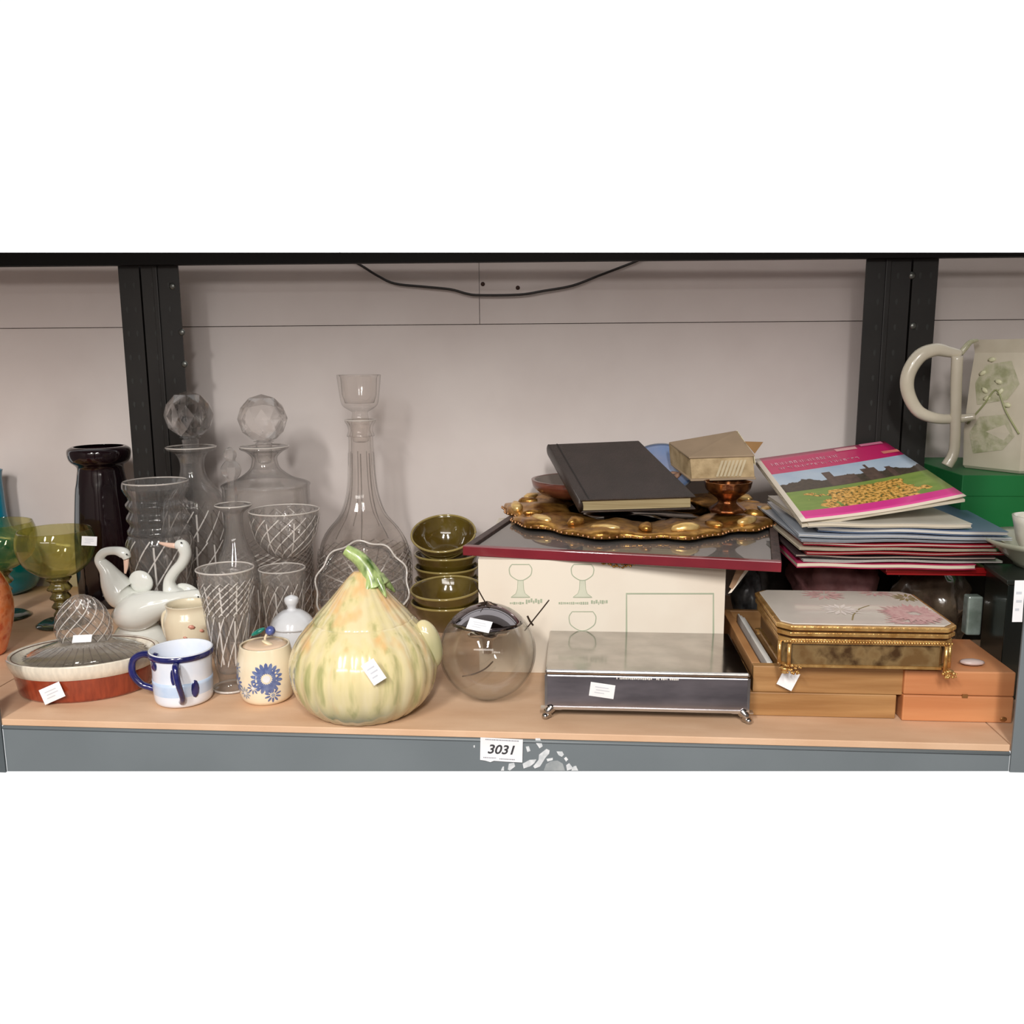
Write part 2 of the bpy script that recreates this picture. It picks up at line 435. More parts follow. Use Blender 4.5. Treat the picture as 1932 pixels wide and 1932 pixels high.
# front posts
fp = prism('front_post', [(0.4568, -0.003, P(1915, 1455, Y=0).z), (0.498, -0.003, P(1930, 1455, Y=0).z), (0.498, -0.003, 0.56), (0.4568, -0.003, 0.56)], steel, rack, (0, 1, 0), 0.0025, origin=RO)
fp['label'] = 'blue-grey front post at right'
o = box('front_post', 0.4955, 0.498, -0.0005, 0.04, -0.03, 0.56, steel, rack); o.location = -RO; o['label'] = 'return flange of the right front post'
for z in (0.0, 0.045, 0.09, 0.135, 0.18, 0.225, 0.27):
    s = mesh_obj('slot', [(0.492 + 0.0025 * math.cos(t), -0.0034, z - 0.012 + 0.006 * math.sin(t)) for t in [2 * PI * i / 10 for i in range(10)]], [tuple(range(10))], M('slot_black', (30, 34, 36), 0.6), rack, False); s.location = -RO
fp = prism('front_post', [(-0.705, -0.003, P(2, 1455, Y=0).z), (-0.6642, -0.003, P(2, 1455, Y=0).z), (-0.6642, -0.003, 0.56), (-0.705, -0.003, 0.56)], M('post_dark', (84, 92, 96), .4), rack, (0, 1, 0), 0.0025, origin=RO)
fp['label'] = 'blue-grey front post at left'
tag_ = quadlabel('price_label', rack, P(1921, 1134, Y=-0.004) , (0, -1, 0), 0.010, 0.044, 0.02, paper, origin=RO)

# label 3031 and torn paper on the beam
def text(name, s, size, parent, loc, mat, rot=(PI / 2, 0, 0), shear=0.0, ext=0.0001):
    cu = bpy.data.curves.new(name, 'FONT'); cu.body = s; cu.size = size; cu.extrude = ext; cu.shear = shear
    cu.align_x = 'CENTER'; cu.align_y = 'CENTER'; cu.materials.append(mat)
    cu.offset = 0.0003
    tmp = bpy.data.objects.new(name + '_curve', cu); sc.collection.objects.link(tmp); bpy.context.view_layer.update()
    me = bpy.data.meshes.new_from_object(tmp.evaluated_get(bpy.context.evaluated_depsgraph_get())); bpy.data.objects.remove(tmp)
    me.name = name
    if not me.materials: me.materials.append(mat)
    o = bpy.data.objects.new(name, me); sc.collection.objects.link(o); o.location = loc; o.rotation_euler = rot; o.parent = parent
    return o
c = P(946, 1415, Y=-0.002)
lot = thing('lot_label', 'white paper lot label reading 3031 on the blue-grey shelf beam', 'label', c, rot=(0, math.radians(1.5), 0))
V = []
for x, z in ((-.0235, .0135), (.0235, .0135), (.0235, -.0135), (.005, -.0135), (-.008, -.0132), (-.012, -.015), (-.018, -.0135), (-.0235, -.013)):
    V.append((x, 0, z))
prism('sheet', V[::-1], paper, lot, (0, 1, 0), 0.0004)
ink = M('black_ink', (58, 58, 62), 0.6)
tx = text('number', '3031', 0.0155, lot, (-0.0005, -0.0003, 0), ink, shear=0.25)
tx.scale = (1.0, 0.95, 1)
for (z, x0, x1) in ((0.0115, -.018, .018), (-0.0098, -.020, -.006), (-0.0105, -.002, .014)):
    vs = []
    xx = x0
    rr = random.Random(int(z * 1e5))
    while xx < x1:
        w = rr.uniform(.0008, .0016); vs.append(box_data(xx, xx + w, -0.0003, 0, z - 0.0006, z + 0.0006)); xx += w + .0005
    V_, F_ = join_data(vs); mesh_obj('small_print', V_, F_, M('grey_ink', (150, 150, 158), .7), lot, False)
scraps = [[(1010, 1393), (1019, 1393), (1024, 1408), (1018, 1412), (1011, 1402)],
          [(992, 1409), (998, 1408), (1001, 1417), (995, 1419)],
          [(1031, 1413), (1037, 1416), (1036, 1422), (1029, 1430), (1019, 1446), (1009, 1450), (1006, 1446), (1016, 1434), (1017, 1424)],
          [(1031, 1432), (1043, 1430), (1043, 1434), (1033, 1437)],
          [(1050, 1418), (1061, 1418), (1064, 1424), (1060, 1428), (1054, 1425)],
          [(1064, 1431), (1068, 1428), (1072, 1433), (1068, 1437)],
          [(986, 1441), (999, 1434), (1012, 1433), (1008, 1440), (1000, 1446), (988, 1450)],
          [(960, 1441), (970, 1439), (972, 1446), (962, 1454), (958, 1452)],
          [(948, 1447), (951, 1446), (951, 1454), (945, 1454)],
          [(1082, 1446), (1087, 1445), (1091, 1454), (1078, 1454)],
          [(1068, 1444), (1074, 1440), (1082, 1450), (1070, 1454)],
          [(893, 1407), (896, 1406), (896, 1410), (894, 1411)]]
sl = M('torn_paper', (226, 228, 230), 0.8, c2=(190, 195, 198), scale=120)
tp = thing('torn_label_remnants', 'torn white paper remnants of an old label stuck on the shelf beam', 'paper', P(1030, 1430, Y=-0.001))
for s in scraps: prism('scrap', [P(u, v, Y=-0.0006) for u, v in s], sl, tp, (0, 1, 0), 0.0005).location = -tp.location
gl = M('glue_residue', (160, 165, 166), 0.8, c2=(140, 146, 149), scale=80)
prism('glue_patch', [P(u, v, Y=-0.0003) for u, v in [(1030, 1442), (1040, 1436), (1052, 1435), (1062, 1441), (1066, 1454), (1026, 1454)]], gl, tp, (0, 1, 0), 0.0003).location = -tp.location

# cable on the wall
cp = [(640, 478), (680, 500), (712, 520), (745, 535), (800, 541), (850, 546), (880, 554), (905, 557), (980, 556), (1025, 549), (1080, 539), (1130, 520), (1190, 497), (1230, 480)]
cb = sweep('wall_cable', [P(u, v, Y=0.585) for u, v in cp], 0.0021, M('black_cable', (30, 22, 20), 0.5), None, 8, 5)
tag(cb, 'thin black cable sagging across the wall under the upper beam', 'cable')

# ================================================================ left: coloured glass
def cut_diamond(n, kz, d, z0=-9, z1=9):
    def f(a, z, r):
        if z < z0 or z > z1: return 1
        p = abs(math.sin(n * a / 2 + kz * z)); q = abs(math.sin(n * a / 2 - kz * z))
        return 1 - d * (1 - min(p, q))
    return f
def cut_flute(n, d, z0=-9, z1=9):
    def f(a, z, r):
        if z < z0 or z > z1: return 1
        return 1 - d * abs(math.sin(n * a / 2)) ** 1.5
    return f
def both(f, g): return lambda a, z, r: f(a, z, r) * g(a, z, r)

tealg = M('teal_glass', (8, 126, 150), 0.08, c2=(4, 104, 134), scale=14, coat=0.6)
A = Anchor(8, 1128, 45)
t = thing('bottle_vase', 'teal blue glass vase with round body and straight neck, at far left', 'vase', A.loc)
pr = cr(A.prof([(42, 1122), (58, 1105), (68, 1075), (66, 1045), (48, 1015), (26, 998), (19, 975), (17, 930), (16.5, 900), (19, 886)]), 5)
lathe('body', shell([(0, 0), (pr[0][0], 0)] + [(p[0], p[1]) for p in pr[1:]], 0.002), tealg, t, 48)

greeng = G('green_glass', (244, 242, 212), 0.86)
gfoot = M('green_foot_glass', (38, 48, 36), 0.1, c2=(60, 70, 50), coat=.5, scale=30)
stemg = M('amber_green_stem', (120, 108, 52), 0.12, c2=(70, 62, 28), scale=90, coat=.6)
def goblet(u, vb, label):
    A = Anchor(u, vb, 46)
    t = thing('wine_goblet', label, 'goblet', A.loc, group='green glass goblets')
    z = lambda v: A.z(v + (vb - 1190)) - A.z0
    k = K(A.loc)
    def L(l): return [(r * k, z(v)) for r, v in l]
    outer = cr(L([(14, 1088), (34, 1082), (58, 1062), (68, 1035), (68, 1015), (63, 999)]), 5)
    lathe('bowl', shell([(0, outer[0][1])] + [(p[0], p[1]) for p in outer], 0.0014), greeng, t, 48)
    st = L([(0, 1170), (9, 1170), (9, 1165), (13, 1158), (9, 1150), (15, 1143), (10, 1134), (17, 1127), (12, 1117), (20, 1110), (14, 1099), (20, 1092), (15, 1087), (0, 1087)])
    lathe('stem', cr(st, 3), stemg, t, 24, mod=lambda a, z, r: 1 + .14 * math.cos(8 * a))
    lathe('foot', [(0, 0), (46 * k, 0), (46.5 * k, 0.0015), (36 * k, 0.006), (18 * k, z(1172)), (9 * k, z(1162)), (0, z(1160))], gfoot, t, 40)
    return t, A
t, A = goblet(119, 1190, 'green stemmed glass goblet with white price tag, beside the dark vase')
quadlabel('price_label', t, A.off(174, 1018, -0.018) + Vector((0.001, -0.010, 0)), (0.45, -1, 0.05), 0.021, 0.014, -0.12, paper)
goblet(8, 1177, 'green glass goblet cut by the left edge of the photo, before the teal vase')

orangem = M('orange_glass', (238, 122, 58), 0.2, c2=(206, 78, 24), scale=55, c3=(240, 150, 96), bump=0.4, bscale=120, coat=.6)
A = Anchor(-36, 1248, 42)
t = thing('orange_vase', 'orange mottled glass vase cut by the left edge of the photo', 'vase', A.loc)
pr = cr(A.prof([(40, 1243), (46, 1225), (58, 1185), (64, 1150), (60, 1115), (48, 1085), (38, 1072), (42, 1062)]), 5)
lathe('body', shell([(0, 0)] + [(p[0], max(p[1], 0)) for p in pr], 0.002), orangem, t, 48)

blackg = M('dark_purple_glass', (12, 6, 10), 0.08, c2=(26, 8, 14), scale=12, coat=.2)
A = Anchor(211, 1150, 52)
t = thing('tall_dark_vase', 'tall near-black purple glass vase with rolled rim, in front of the left rear post', 'vase', A.loc)
pr = cr(A.prof([(50, 1146), (54, 1120), (55, 1060), (53, 1000), (47, 930), (42, 895), (41, 880), (52, 869), (56, 857), (55, 847), (48, 842)]), 4)
o = lathe('body', shell([(0, 0), (pr[0][0], 0)] + [(p[0], p[1]) for p in pr[1:]], 0.004), blackg, t, 40, mod=lambda a, z, r: 1 + (.02 * math.cos(10 * a) if z < 0.2 else 0))

# ================================================================ crystal
def decanter(u, vb, rb, prof_px, name, label, mod, stopper, cat='decanter', t=0.004, seg=96, mat=None, cuts=()):
    A = Anchor(u, vb, rb)
    th = thing(name, label, cat, A.loc)
    pr = cr(A.prof(prof_px), 5)
    pr = [(p[0], p[1]) for p in pr]
    body = shell([(0, 0), (pr[0][0], 0)] + pr, t, 0.010)
    lathe('body', body, mat or crystal, th, seg, mod=mod)
    if cuts:
        for (za, zb, n_, sl_, vt_) in cuts: cut_pattern(pr, za, zb, n_, sl_, th, vt_, w=.0019)
    if stopper: stopper(A, th)
    ring(th, max(p[0] for p in pr if p[1] > pr[-1][1] - .006), pr[-1][1] - .001)
    ring(th, pr[0][0], .003, .0013, 'base_ring')
    return th, A
def ball_stopper(v0, r, vplug, vneck, rn):
    def f(A, th):
        k = K((A.x, A.y, A.z(v0)))
        s = thing_part('stopper', th)
        V, Fc = ico(r * k, 2); zc = A.z(v0)
        b = mesh_obj('stopper_ball', V, Fc, G('stopper_crystal', (254, 253, 252), 0.42), th, smooth=False); b.location = (0, 0, zc)
        zb = A.z(v0 + r * 0.92); zt = A.z(vneck); zp = A.z(vplug)
        lathe('stopper_neck', cr([(0, zp), (rn * k * .8, zp), (rn * k, zt - .004), (rn * k * 1.05, zt), (rn * k * .8, (zt + zb) / 2), (rn * k * 1.3, zb), (0, zb)], 3), crystal, th, 32)
    return f
def thing_part(n, th): return None
rimg = M('rim_glint', (236, 228, 220), .08, alpha=.6, coat=1.0)
def ring(parent, r, z, w=.0011, name='rim', lobes=0, amp=0, mat=None):
    pts = [(r * (1 + amp * math.cos(lobes * 2 * PI * i / 96)) * math.cos(2 * PI * i / 96), r * (1 + amp * math.cos(lobes * 2 * PI * i / 96)) * math.sin(2 * PI * i / 96), z) for i in range(97)]
    V, Fc = sweep_data(pts, w, 6); return mesh_obj(name, V, Fc, mat or rimg, parent)
# decanter at left: spherical faceted stopper, waisted neck, bell body with star cuts
sq = [(54, 1150), (58, 1140), (61, 1100), (62, 1040), (60, 975), (56, 945), (44, 925), (28, 905), (22, 885), (23, 868), (30, 855), (44, 848), (44, 844), (34, 842)]
H = 0.24
decanter(381, 1171, 54, sq, 'crystal_decanter', 'cut crystal decanter with round faceted stopper, in front of the left rear post',
         both(cut_diamond(10, 42, .10, .02, .125), cut_flute(12, .05, .125, .19)), ball_stopper(783, 45, 872, 830, 15), cuts=[(.012, .080, 12, 9, 24), (.080, .125, 12, 16, 24), (.125, .175, 14, 12, 14)])
sq = [(76, 1178), (80, 1160), (80, 1060), (80, 960), (80, 922), (80, 912), (52, 902), (30, 886), (24, 872), (24, 862), (34, 852), (44, 847), (44, 843), (32, 841)]
decanter(515, 1182, 76, sq, 'crystal_decanter', 'straight sided crystal decanter with round faceted stopper, clear of the post',
         cut_diamond(16, 90, .06, .01, .095), ball_stopper(790, 46, 872, 836, 15), cuts=[(.012, .075, 18, 20, 24), (.075, .115, 26, 30, 0)])
sq = [(68, 1165), (82, 1140), (87, 1100), (88, 1060), (83, 1025), (68, 998), (44, 970), (31, 935), (26, 900), (24, 860), (23, 826), (26, 822), (23, 812), (25, 802), (29, 795), (26, 791)]
def cup_stopper(A, th):
    pr = cr(A.prof([(0, 832), (15, 832), (17, 800), (16, 786), (15, 778), (22, 773), (34, 764), (38, 745), (42, 712), (42, 707), (38, 708)]), 3)
    pr = [(p[0], p[1]) for p in pr]
    inn = A.prof([(35, 712), (33, 745), (28, 760), (0, 762)])
    lathe('stopper', pr + inn, thin, th, 36, mod=lambda a, z, r: 1 - .03 * abs(math.sin(5 * a)))
decanter(692, 1172, 70, sq, 'tall_decanter', 'tall long-necked glass decanter with a cup shaped stopper', 'x' and
         both(cut_diamond(14, 70, .06, .01, .10), cut_flute(10, .05, .10, .24)), cup_stopper, cuts=[(.012, .060, 20, 18, 24), (.060, .105, 26, 24, 0), (.13, .26, 9, 0, 0)], mat=G('neck_crystal', (254, 253, 252), .88))
# cruet with a pointed stopper
def spire(A, th):
    pr = A.prof([(0, 960), (7, 960), (9, 940), (11, 935), (8, 920), (10, 905), (17, 896), (20, 884), (14, 874), (9, 868), (13, 858), (9, 848), (0, 843)])
    lathe('stopper', [(p[0], p[1]) for p in cr(pr, 3)], crystal, th, 8, smooth=False)
decanter(455, 1216, 36, [(36, 1200), (42, 1180), (44, 1140), (43, 1095), (38, 1065), (26, 1035), (18, 1010), (16, 985), (18, 968), (32, 957), (33, 953), (24, 951)],
         'glass_cruet', 'slim cut glass cruet with spire stopper between the two round-stoppered decanters', cut_flute(12, .12, .005, .085), spire, 'cruet', .003, 72, cuts=[(.006, .085, 8, 14, 12)])
# lidded cut glass jar
A = Anchor(314, 1200, 42)
t = thing('glass_biscuit_jar', 'squat cut glass jar with wide beaded collar beside the dark vase', 'jar', A.loc)
pr = [(p[0], p[1]) for p in cr(A.prof([(42, 1190), (46, 1165), (53, 1110), (58, 1050), (60, 1025), (57, 1012), (54, 1006)]), 5)]
lathe('jar_body', shell([(0, 0), (pr[0][0], 0)] + pr, .005, .009), crystal, t, 96, mod=both(cut_flute(9, .10, .0, .10), cut_diamond(9, 26, .06, .0, .10)))
cut_pattern(pr, .010, .060, 12, 14, t, 24, w=.002)
cut_pattern(pr, .060, pr[-1][1] - .004, 12, 14, t, 12, w=.002)
pr = [(p[0], p[1]) for p in cr(A.prof([(50, 1008), (55, 1000), (49, 988), (55, 975), (49, 962), (55, 950), (49, 940), (55, 928), (59, 918), (58, 908)]), 4)]
ring(t, pr[-1][0], pr[-1][1], .0012)
lathe('collar', [(0, pr[0][1])] + pr + [(pr[-1][0] - .004, pr[-1][1] - .001), (pr[-1][0] - .007, pr[-1][1] - .01), (0, pr[-1][1] - .014)], crystal, t, 64, mod=lambda a, z, r: 1 + .035 * math.cos(18 * a))
# stemmed sundae dish in front of the second decanter
A = Anchor(548, 1216, 28)
t = thing('stemmed_glass_dish', 'stemmed cut glass dish before the straight sided decanter', 'dish', A.loc)
bowl = [(p[0], p[1]) for p in cr(A.prof([(12, 1052), (32, 1042), (52, 1018), (62, 985), (65, 962)]), 6)]
lathe('bowl', shell([(0, bowl[0][1])] + bowl, .003), crystal, t, 96, mod=cut_diamond(20, 110, .08))
ring(t, bowl[-1][0], bowl[-1][1])
cut_pattern(bowl, bowl[3][1], bowl[-1][1] - .006, 16, 22, t, 16, lift=.0012)
lathe('stem', cr([(x[0], max(x[1], 0)) for x in A.prof([(30, 1192), (28, 1186), (9, 1176), (7, 1130), (11, 1110), (7, 1085), (12, 1056), (0, 1054)])], 3), crystal, t, 32)
# shallow bowl standing on edge, leaning back
A = Anchor(690, 1206, 20)
t = thing('leaning_glass_bowl', 'shallow scalloped cut glass bowl propped on its edge behind the gourd jar', 'bowl', A.loc)
R_ = 0.067
o = lathe('bowl', shell([(0, 0), (R_ * .4, 0), (R_ * .66, .008), (R_ * .9, .024), (R_, .036)], .003), crystal, t, 96,
          mod=lambda a, z, r: (1 + .035 * math.cos(10 * a) * (z / .036)) * (1 - .05 * abs(math.sin(10 * a + z * 120))))
o.rotation_euler = (math.radians(66), math.radians(10), 0); o.location = (0, 0.012, R_ * .98)
cut_pattern([(R_ * .30, .0022), (R_ * .4, .0023), (R_ * .66, .0102), (R_ * .9, .026), (R_, .037)], .0025, .034, 16, 40, t, 20, w=.0014)
ring(t, R_, .037, .0016, lobes=10, amp=.035)
ring(t, R_ * .99, .0362, .0012, 'rim_shade', lobes=10, amp=.035, mat=cutd)
for o_ in [x for x in sc.objects if x.parent == t and x != o]: o_.rotation_euler = o.rotation_euler; o_.location = o.location
# tumbler
A = Anchor(540, 1247, 33)
t = thing('cut_glass_tumbler', 'straight cut glass tumbler behind the little white lidded pot', 'tumbler', A.loc)
pr = [(p[0], p[1]) for p in A.prof([(33, 1214), (36, 1180), (39, 1140), (42, 1100), (44, 1072)])]
lathe('tumbler', shell([(0, 0), (pr[0][0], 0)] + [(p[0], p[1]) for p in cr(pr, 6)], .0035, .01), crystal, t, 96, mod=cut_diamond(18, 90, .08, .008, .07))
cut_pattern(pr, .012, pr[-1][1] - .018, 14, 18, t, 18)
ring(t, pr[-1][0] - .001, pr[-1][1])
# trumpet vase
A = Anchor(438, 1310, 34)
t = thing('fluted_glass_vase', 'fluted cut glass vase flaring at the top, between blue mug and flowered pot', 'vase', A.loc)
pr = [(p[0], max(p[1], 0)) for p in cr(A.prof([(34, 1306), (33, 1294), (24, 1286), (23, 1276), (28, 1255), (33, 1220), (38, 1180), (44, 1130), (50, 1095), (54, 1072)]), 5)]
lathe('vase_body', shell([(0, 0), (pr[0][0], 0)] + pr, .003, .022), crystal, t, 96, mod=both(cut_flute(14, .08, .03, .2), cut_diamond(14, 60, .06, .03, .2)))
ring(t, pr[-1][0] - .001, pr[-1][1])
ring(t, pr[0][0], .002, .0014, 'base_ring')
cut_pattern(pr, .034, .100, 14, 14, t, 18)
cut_pattern(pr, .100, pr[-1][1] - .012, 20, 34, t, 20)

# ================================================================ geese
porc = M('white_porcelain', (226, 228, 222), 0.12, c2=(220, 221, 214), scale=8, coat=.8)
beakm = M('pink_beak', (232, 196, 176), 0.3)
eyem = M('painted_eye', (40, 44, 48), 0.3)
g0 = P(255, 1218, Z=0)
GY = g0.y + 0.016
t = thing('goose_figurine', 'white porcelain figurine of three long-necked geese behind the oval dish', 'figurine', (g0.x, GY, 0))
GO = Vector((g0.x, GY, 0))
def Gp(u, v, dy=0): return P(u, v, Y=GY + dy) - GO
kk = K((g0.x, GY, .05))
def goose(path, rads, beak, eye, wing, lbl):
    pts = [Gp(*p) for p in path]; rd = [r * kk for r in rads]
    b = sweep('goose', pts, rd, porc, t, 20, 6, up=(0, 1, 0)); b['label'] = lbl
    bp_ = [Gp(*p) for p in beak]
    sweep('beak', bp_, [5.5 * kk, 4.5 * kk, 2 * kk], beakm, b, 10, 3, flat=.7)
    V, Fc = ico(1.8 * kk, 1); e = mesh_obj('eye', V, Fc, eyem, b); e.location = Gp(*eye)
    if wing:
        V, Fc = ico(1, 3, sc3=(wing[3] * kk, .007, wing[4] * kk)); w = mesh_obj('wing', V, Fc, porc, b)
        w.location = Gp(wing[0], wing[1], wing[2]); w.rotation_euler = (0, wing[5], 0)
goose([(262, 1120, 0), (250, 1125, 0), (232, 1122, 0), (216, 1100, 0), (202, 1075, -.002), (188, 1056, -.004), (197, 1042, -.006), (217, 1039, -.006), (234, 1044, -.006), (240, 1054, -.006)],
      [3, 16, 29, 25, 15, 9.5, 8, 8, 10.5, 7], [(238, 1054, -.006), (238, 1068, -.006), (236, 1082, -.006)], (239, 1046, -.014), (266, 1098, .004, 24, 22, .5), 'goose with neck bent over and beak tucked down')
goose([(300, 1165, .006), (330, 1145, .006), (330, 1128, .005), (322, 1112, .005), (320, 1095, .004), (330, 1078, .003), (344, 1062, .002), (350, 1045, .001), (344, 1030, 0), (333, 1028, 0)],
      [8, 28, 24, 15, 10.5, 10, 10.5, 11, 12, 8], [(332, 1030, 0), (316, 1028, 0), (300, 1024, 0)], (342, 1024, -.009), (355, 1122, .014, 30, 20, .5), 'goose standing upright looking left')
goose([(212, 1160, -.01), (230, 1160, -.01), (260, 1154, -.01), (292, 1142, -.01), (322, 1134, -.01), (350, 1126, -.01), (372, 1124, -.01), (388, 1127, -.01)],
      [5, 26, 36, 29, 18, 12, 12, 9], [(388, 1128, -.01), (400, 1132, -.01), (411, 1135, -.01)], (374, 1126, -.019), None, 'goose stretched low with neck reaching right')
lathe('base', [(0, 0), (.034, 0), (.036, .004), (.03, .012), (.02, .03), (0, .036)], porc, t, 32, scale=(1.3, .75, 1), loc=(0, 0, 0))

# ================================================================ cream jug
cream = M('cream_glaze', (232, 222, 196), 0.2, c2=(222, 208, 180), scale=14, coat=.5)
A = Anchor(360, 1246, 30)
t = thing('cream_jug', 'small cream painted jug behind the blue and white mug', 'jug', A.loc)
pr = [(p[0], max(p[1], 0)) for p in cr(A.prof([(28, 1228), (38, 1212), (44, 1188), (44, 1165), (38, 1148), (40, 1138)]), 5)]
lathe('jug_body', shell([(0, 0), (pr[0][0], 0)] + pr, .002), cream, t, 40, mod=lambda a, z, r: 1 + (.22 * max(0, math.cos(a)) ** 8 if z > .045 else 0))
sweep('handle', [A.off(325, 1150), A.off(310, 1158), A.off(309, 1180), A.off(318, 1205), A.off(330, 1212)], .0032, cream, t, 10)
pinkp = M('painted_pink', (216, 150, 130), 0.3)
for (u, v, r_) in ((378, 1172, 7), (392, 1182, 5), (368, 1190, 4), (385, 1196, 4)):
    p = A.off(u, v); yy = -math.sqrt(max((44 * kk) ** 2 - p.x ** 2, 1e-6)) * .97
    V, Fc = ico(1, 1, sc3=(r_ * kk, .0012, r_ * .6 * kk)); o = mesh_obj('painted_flower', V, Fc, pinkp, t); o.location = (p.x, yy, p.z); o.rotation_euler = (0, .4, math.atan2(p.x, -yy))

# ================================================================ oval dish with a pressed glass lid
brown = M('brown_glaze', (150, 62, 36), 0.22, c2=(128, 48, 28), scale=18, coat=.6)
creamr = M('cream_rim_glaze', (232, 222, 204), 0.2, coat=.5)
D0 = P(118, 1331, Z=0)
dk = K(D0); ang = math.radians(13)
DA, DB = 0.087, 0.064
dc = Vector((D0.x, D0.y, 0)) + Vector((-0.004, 0.062, 0))
t = thing('oval_dish', 'oval pottery dish, cream above and brown below, at the left front', 'dish', dc, rotz=ang)
zs = 0.030
lathe('base', [(0, 0), (.86, 0), (.90, .004), (.95, zs - .002), (.955, zs), (0, zs)], brown, t, 72, scale=(DA, DB, 1))
lathe('rim', [(.90, zs - .0005), (.965, zs), (1.0, zs + .006), (1.03, zs + .013), (1.03, zs + .017), (1.0, zs + .0185), (.95, zs + .016), (.90, zs + .010), (.86, zs + .009), (0, zs + .009), (0, zs + .002)], creamr, t, 72, scale=(DA, DB, 1))
V, Fc = sweep_data([(DA * .96 * math.cos(2 * PI * i / 72), DB * .96 * math.sin(2 * PI * i / 72), zs + .0170) for i in range(73)], .0006, 6)
mesh_obj('painted_line', V, Fc, M('brown_line', (110, 80, 66), .4), t)
p = P(110, 1311, Y=dc.y - .0615)
quadlabel('price_label', t, (-.020, -.0600, .016), (-.24, -1, .12), .028, .019, .42, paper, lift=.0014)
lid = thing('pressed_glass_lid', 'clear pressed glass cover with tall diamond-cut fan knob on the oval dish', 'lid', dc + Vector((0.002, 0.001, zs + .0112)), rotz=ang)
lathe('cover', [(0, .0), (.070, .0), (.074, .003), (.060, .010), (.036, .018), (.02, .022), (0, .023)], G('pressed_glass', (250, 248, 246), .75), lid, 96, scale=(1, .70, 1), mod=lambda a, z, r: 1 - .03 * abs(math.sin(24 * a)))
def knobmod(a, z, r):
    p = abs(math.sin(8 * a + 150 * z)); q = abs(math.sin(8 * a - 150 * z)); return 1 - .12 * (1 - min(p, q))
kn = [(p[0], p[1]) for p in cr([(.030, .018), (.034, .030), (.033, .046), (.026, .062), (.015, .074), (.004, .079)], 8)]
o = lathe('knob', [(0, .018)] + kn + [(0, .079)], crystal, lid, 96, mod=knobmod); o.scale = (1.0, .45, 1)
cut_pattern(kn, .020, .074, 13, 28, lid, 0, w=.0013, sc3=(1, .45, 1))
cut_pattern([(.070, .003), (.060, .010), (.036, .018)][::1] and [(.0745, .003), (.061, .0102), (.037, .0182)], .0032, .018, 40, 0, lid, 0, w=.0012, sc3=(1, .70, 1))
quadlabel('price_label', lid, (.006, -.028, .030), (0, -1, .9), .022, .010, .0, paper, lines=False)

# ================================================================ blue and white mug with two handles
white_e = M('white_glaze_blueish', (234, 237, 244), 0.15, c2=(220, 228, 242), scale=30, coat=.7)
blue_e = M('cobalt_glaze', (34, 38, 104), 0.15, c2=(18, 20, 70), scale=60, coat=.7)
pale_e = M('pale_blue_wash', (204, 219, 240), .2, c2=(180, 204, 234), scale=50, coat=.5)
A = Anchor(348, 1336, 46)
t = thing('two_handled_mug', 'small white mug with cobalt blue rim and two blue handles', 'mug', A.loc)
pr = [(p[0], max(p[1], 0)) for p in A.prof([(45, 1325), (52, 1312), (54, 1285), (54, 1260), (56, 1232), (58, 1222)])]
zr = [p[1] for p in pr]
lathe('mug_body', shell([(0, 0), (pr[0][0] * .96, 0)] + [(p[0], p[1]) for p in cr(pr, 5)], .002), white_e, t, 56)
rk_ = pr[-1][0]; zt = pr[-1][1]
V, Fc = sweep_data([((rk_ - .0008) * math.cos(2 * PI * i / 56), (rk_ - .0008) * math.sin(2 * PI * i / 56), zt - .0012) for i in range(57)], .0020, 8)
rim = mesh_obj('rim_band', V, Fc, blue_e, t); rim.scale = (1, 1, 1.9); rim.location = (0, 0, -zt * .93)
def rz(z):
    for (r0, a0_), (r1, b0) in zip(pr, pr[1:]):
        if a0_ <= z <= b0: return r0 + (r1 - r0) * (z - a0_) / (b0 - a0_)
    return pr[0][0]
lathe('blue_wash', [(rz(zt * f) + .0003, zt * f) for f in (.14, .2, .3, .4, .47)] + [(rz(zt * f) - .0003, zt * f) for f in (.47, .3, .14)], pale_e, t, 56)
sweep('handle', [A.off(296, 1240), A.off(272, 1234), A.off(252, 1245), A.off(250, 1270), A.off(266, 1290), A.off(284, 1297), A.off(300, 1302)], [.0048, .0044, .0044, .0044, .0042, .004, .0042], blue_e, t, 12)
fy = -rk_ * .93
sweep('handle', [Vector((.009, fy + .004, zt * .80)), Vector((.013, fy - .010, zt * .86)), Vector((.0165, fy - .014, zt * .6)), Vector((.017, fy - .006, zt * .28)), Vector((.012, fy + .0035, zt * .14))], [.004, .004, .0036, .0034, .0042], blue_e, t, 12)
for (th, zz, s3) in ((-2.2, .80, (.006, .0015, .007)), (-1.45, .62, (.003, .001, .011)), (-.75, .35, (.005, .001, .011))):
    V, Fc = ico(1, 2, sc3=s3); o = mesh_obj('painted_dab', V, Fc, blue_e, t); r_ = rz(zt * zz)
    o.location = (r_ * math.cos(th), r_ * math.sin(th), zt * zz); o.rotation_euler = (0, 0, th + PI / 2)

